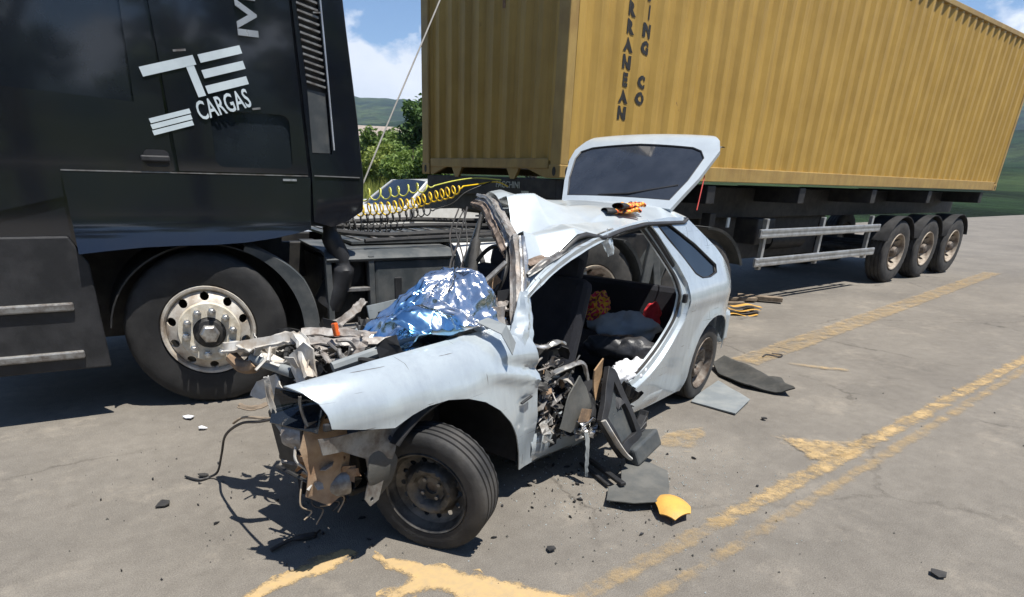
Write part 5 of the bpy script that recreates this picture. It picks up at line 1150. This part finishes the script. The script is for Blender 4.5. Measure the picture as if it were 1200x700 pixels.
# torn door trim leaning on the sill
dt = empty('door_trim_panel', KM @ Matrix.Translation((1.5, 1.0, 0))); tag(dt, 'torn black plastic door trim panel leaning against the sill', 'door trim')
QD = [Vector(q)-Vector((1.5, 1.0, 0)) for q in ((1.72, 1.06, .12), (1.44, 1.03, .17), (1.62, .87, .62), (1.90, .93, .44))]
QN = (QD[1]-QD[0]).cross(QD[3]-QD[0]).normalized()
if QN.y < 0: QN = -QN
def lean(a, c_, h=0.):   # a across, c_ up the panel
    return QD[0].lerp(QD[1], a).lerp(QD[3].lerp(QD[2], a), c_)+QN*h
op = [(.0, .0), (.9, -.04), (1.0, .06), (1.0, .5), (.98, .92), (.88, 1.02), (.72, .98), (.05, .72), (-.02, .5)]
ip = [(.2, .16), (.80, .12), (.86, .5), (.82, .84), (.22, .64)]
B().panel(op, lambda a, c_: lean(a, c_, .012*nz(a, c_, 0, 3)), .1, [ip]).obj('trim_frame', 'black_plastic', dt, smooth=30, solid=.035, bev=.008)
B().panel(ip, lambda a, c_: lean(a, c_, -.012), .12).obj('trim_recess', 'grey_plastic', dt, solid=.006)
for q in ((.40, .45), (.56, .42), (.46, .66)): B().box(lean(*q, -.04), (.05, .04, .03)).obj('clip_block', 'black_plastic', dt, bev=.006)
ed = [lean(.12, -.06, .03), lean(.0, .12, .04), lean(-.04, .42, .045), lean(.02, .72, .03)]
B().tube(smooth_path(ed, 6), .022, 8, flat=.5).obj('pale_edge', 'dirty_white', dt, smooth=50)
B().box(lean(.75, -.10, .02), (.28, .09, .11), Matrix.Rotation(radians(12), 3, 'Y') @ Matrix.Rotation(radians(20), 3, 'X')).obj('door_pocket', 'grey_plastic', dt, bev=.015)
for i in range(4): B().box(lean(1.12+.12*i, .02+.03*i, -.03), (.09, .05, .035), Matrix.Rotation(.4*i, 3, 'Y')).obj('broken_rib', 'black_plastic', dt, bev=.004)
# loose pieces on the road (world frame)
def slabthing(name, poly, mat, label, cat, h=.012, zf=None, lift=.01, seed=0):
    b = B().panel(poly, lambda x, y: (x, y, lift+(zf(x, y) if zf else 0)+.004*nz(x, y, seed, 6)), .04)
    return tag(b.obj(name, mat, smooth=35, solid=h, bev=.002), label, cat)
slabthing('flat_panel', [(1.55, 4.55), (1.66, 4.74), (1.93, 5.08), (2.02, 4.60), (1.80, 4.29)], 'plate_grey', 'flat grey panel lying on the road beside the rear wheel', 'panel', .012, lambda x, y: .05*max(0, (x-1.72)))
slabthing('rubber_mat', [(2.02, 5.55), (2.14, 5.60), (2.27, 5.45), (2.47, 5.10), (2.43, 4.76), (2.30, 4.80), (2.10, 4.95), (2.0, 5.25)], 'mat_rubber', 'curled black rubber mat lying behind the rear wheel', 'mat', .012, lambda x, y: .06*abs(nz(x, y, 2, 3.2))+.05*exp(-((x+y*.35-4.1)/.06)**2)+.012)
slabthing('bent_sheet', [(.83, 3.33), (.95, 3.29), (1.03, 3.22), (1.0, 3.05), (.93, 2.84), (.75, 2.80), (.62, 2.85), (.66, 3.02), (.74, 3.08), (.76, 3.2)], 'trim_grey', 'bent grey plastic sheet lying on the road by the yellow road stud', 'plastic sheet', .008, lambda x, y: .14*abs((y-3.03)-.25*(x-.82))+.014)
tag(B().bar((.59, 3.40, .03), (.74, 3.02, .05), .035, .02).obj('black_strip', 'black_plastic', bev=.005), 'narrow black plastic strip resting on the bent sheet', 'strip')
tag(B().bar((.55, 3.35, .018), (.67, 3.06, .02), .02, .015).obj('black_strip', 'black_plastic', bev=.004), 'thin black strip lying on bare road under the door trim', 'strip')
sb = B().panel([(.87, 2.83), (.93, 2.935), (.99, 2.92), (1.045, 2.82), (1.02, 2.73), (.93, 2.67), (.87, 2.73)], lambda x, y: (x, y, .008+.055*max(0, 1-(((x-.95)/.11)**2+((y-2.80)/.16)**2)**1.5)+.006), .02)
tag(sb.obj('road_stud', 'yellow_plastic', smooth=40, solid=.01), 'worn yellow road stud on the asphalt next to the bent sheet', 'road stud')
def timber(a, b_, w, h, label): return tag(B().bar(a, b_, w, h).obj('timber_piece', 'wood_old', bev=.008), label, 'timber')
timber((3.15, 8.95, .05), (3.75, 9.02, .05), .10, .05, 'short piece of brown timber beside the trailer shadow'); timber((3.55, 9.20, .055), (4.12, 9.0, .055), .14, .06, 'thick dark timber offcut at the edge of the trailer shadow')
timber((3.2, 8.75, .03), (3.5, 8.78, .03), .06, .03, 'thin timber stick next to the folded strap')
st_ = empty('ratchet_strap', Matrix.Translation((3.20, 8.15, 0))); tag(st_, 'folded yellow and black ratchet strap on the road behind the car', 'strap')
for i in range(5): B().grid(lambda u, v: (-.20+.40*u+.03*i, -.05+.10*v+.05*(i-2), .012+.02*i+.015*sin(u*7+i)), 12, 2).obj('webbing', 'yellow_plastic' if i % 2 == 0 else 'wire_black', st_, smooth=60, solid=.004)
B().box((.16, .1, .05), (.12, .07, .05)).obj('buckle', 'dull_metal', st_, bev=.008)
tag(B().tube(smooth_path([(2.65, 5.95, .012), (2.72, 6.02, .02), (2.82, 5.98, .012), (2.88, 6.05, .012), (2.80, 6.1, .012)], 6), .008, 6).obj('wire_piece', 'wire_black', smooth=50), 'small loop of black wire on the faded yellow line', 'wire')
tag(B().tube(smooth_path([(-.95, 2.34, .012), (-.88, 2.42, .02), (-.80, 2.47, .014), (-.78, 2.52, .012)], 6), [.010]*8+[.016]*6+[.006]*5, 7).obj('broken_twig', 'wire_black', smooth=50), 'short black broken piece at the edge of the nose shadow', 'debris')
def chip(x, y, s_, mat, label, seed):
    rr_ = random.Random(seed); q = [(x+s_*rr_.uniform(.5, 1.1)*cos(a*pi/3), y+s_*rr_.uniform(.5, 1.1)*sin(a*pi/3)) for a in range(6)]
    b = B().panel(q, lambda a, c_: (a, c_, .010+.01*rr_.random()), s_); return tag(b.obj('road_chip', mat, smooth=30, solid=.006), label, 'debris')
chip(-2.02, 3.90, .05, 'white_cloth', 'small white scrap lying on the road in front of the lorry wheel', 1)
chip(-1.85, 3.72, .03, 'white_cloth', 'tiny white scrap near the larger white scrap', 2)
chip(1.98, 4.22, .03, 'rubber', 'small black lump beside the flat grey panel', 3)
chip(-1.55, 3.05, .035, 'rubber', 'small dark scrap at the end of the dangling wire', 4)
chip(-1.62, 2.72, .04, 'rubber', 'small dark curl of rubber on bare asphalt', 5)
chip(2.0, 2.32, .04, 'rubber', 'dark scrap lying outside the double yellow line', 6)
chip(.30, 2.42, .035, 'rubber', 'dark flake near the broken yellow bar', 7)
rr_ = random.Random(3); b = B()
for _ in range(420):
    k_ = rr_.random()
    if k_ < .55: x, y = rr_.gauss(.55, .45), rr_.gauss(3.0, .35)
    elif k_ < .8: x, y = rr_.gauss(-1.2, .5), rr_.gauss(3.0, .6)
    else: x, y = rr_.uniform(-2.5, 4), rr_.uniform(2, 7)
    s_ = .003+.006*rr_.random()**3; a = rr_.random()*6
    b.add([(x+s_*cos(a), y+s_*sin(a), .002), (x+s_*cos(a+2.2), y+s_*sin(a+2.2), .002), (x+s_*cos(a+4), y+s_*sin(a+4), .002), (x, y, .003+s_)], [(0, 1, 3), (1, 2, 3), (2, 0, 3)])
b2 = B()
for _ in range(700):
    x, y = rr_.gauss(.75, .4), rr_.gauss(3.3, .4); s_ = .002+.0035*rr_.random(); a = rr_.random()*6
    b2.add([(x+s_*cos(a), y+s_*sin(a), .002), (x+s_*cos(a+2.2), y+s_*sin(a+2.2), .002), (x+s_*cos(a+4), y+s_*sin(a+4), .002), (x, y, .003+s_)], [(0, 1, 3), (1, 2, 3), (2, 0, 3)])
b3 = B()
for _ in range(110):
    if rr_.random() < .6: x, y = rr_.gauss(.6, .35), rr_.gauss(3.15, .3)
    else: x, y = rr_.gauss(-1.0, .45), rr_.gauss(2.9, .45)
    s_ = .006+.018*rr_.random()**2; a = rr_.random()*6; k_ = rr_.uniform(.25, .7)
    q = [(s_*cos(a), s_*sin(a)), (-s_*k_*sin(a), s_*k_*cos(a)), (-s_*cos(a)*.8, -s_*sin(a)*.8), (s_*k_*.6*sin(a), -s_*k_*.6*cos(a))]
    b3.add([(x+u_, y+w_, .003) for u_, w_ in q]+[(x+u_*.9, y+w_*.9, .006+.01*rr_.random()) for u_, w_ in q], [(4, 5, 6, 7), (0, 1, 5, 4), (1, 2, 6, 5), (2, 3, 7, 6), (3, 0, 4, 7)])
tag(b3.obj('plastic_splinters', 'black_plastic'), 'small black plastic splinters strewn round the wreck', 'splinters', kind='stuff')
tag(b2.obj('glass_crumbs', 'glass_bits'), 'crumbs of shattered window glass on the road below the torn doorway', 'glass', kind='stuff')
tag(b.obj('road_grit', 'rubber_grit'), 'scattered grit and tiny fragments on the asphalt', 'grit', kind='stuff')
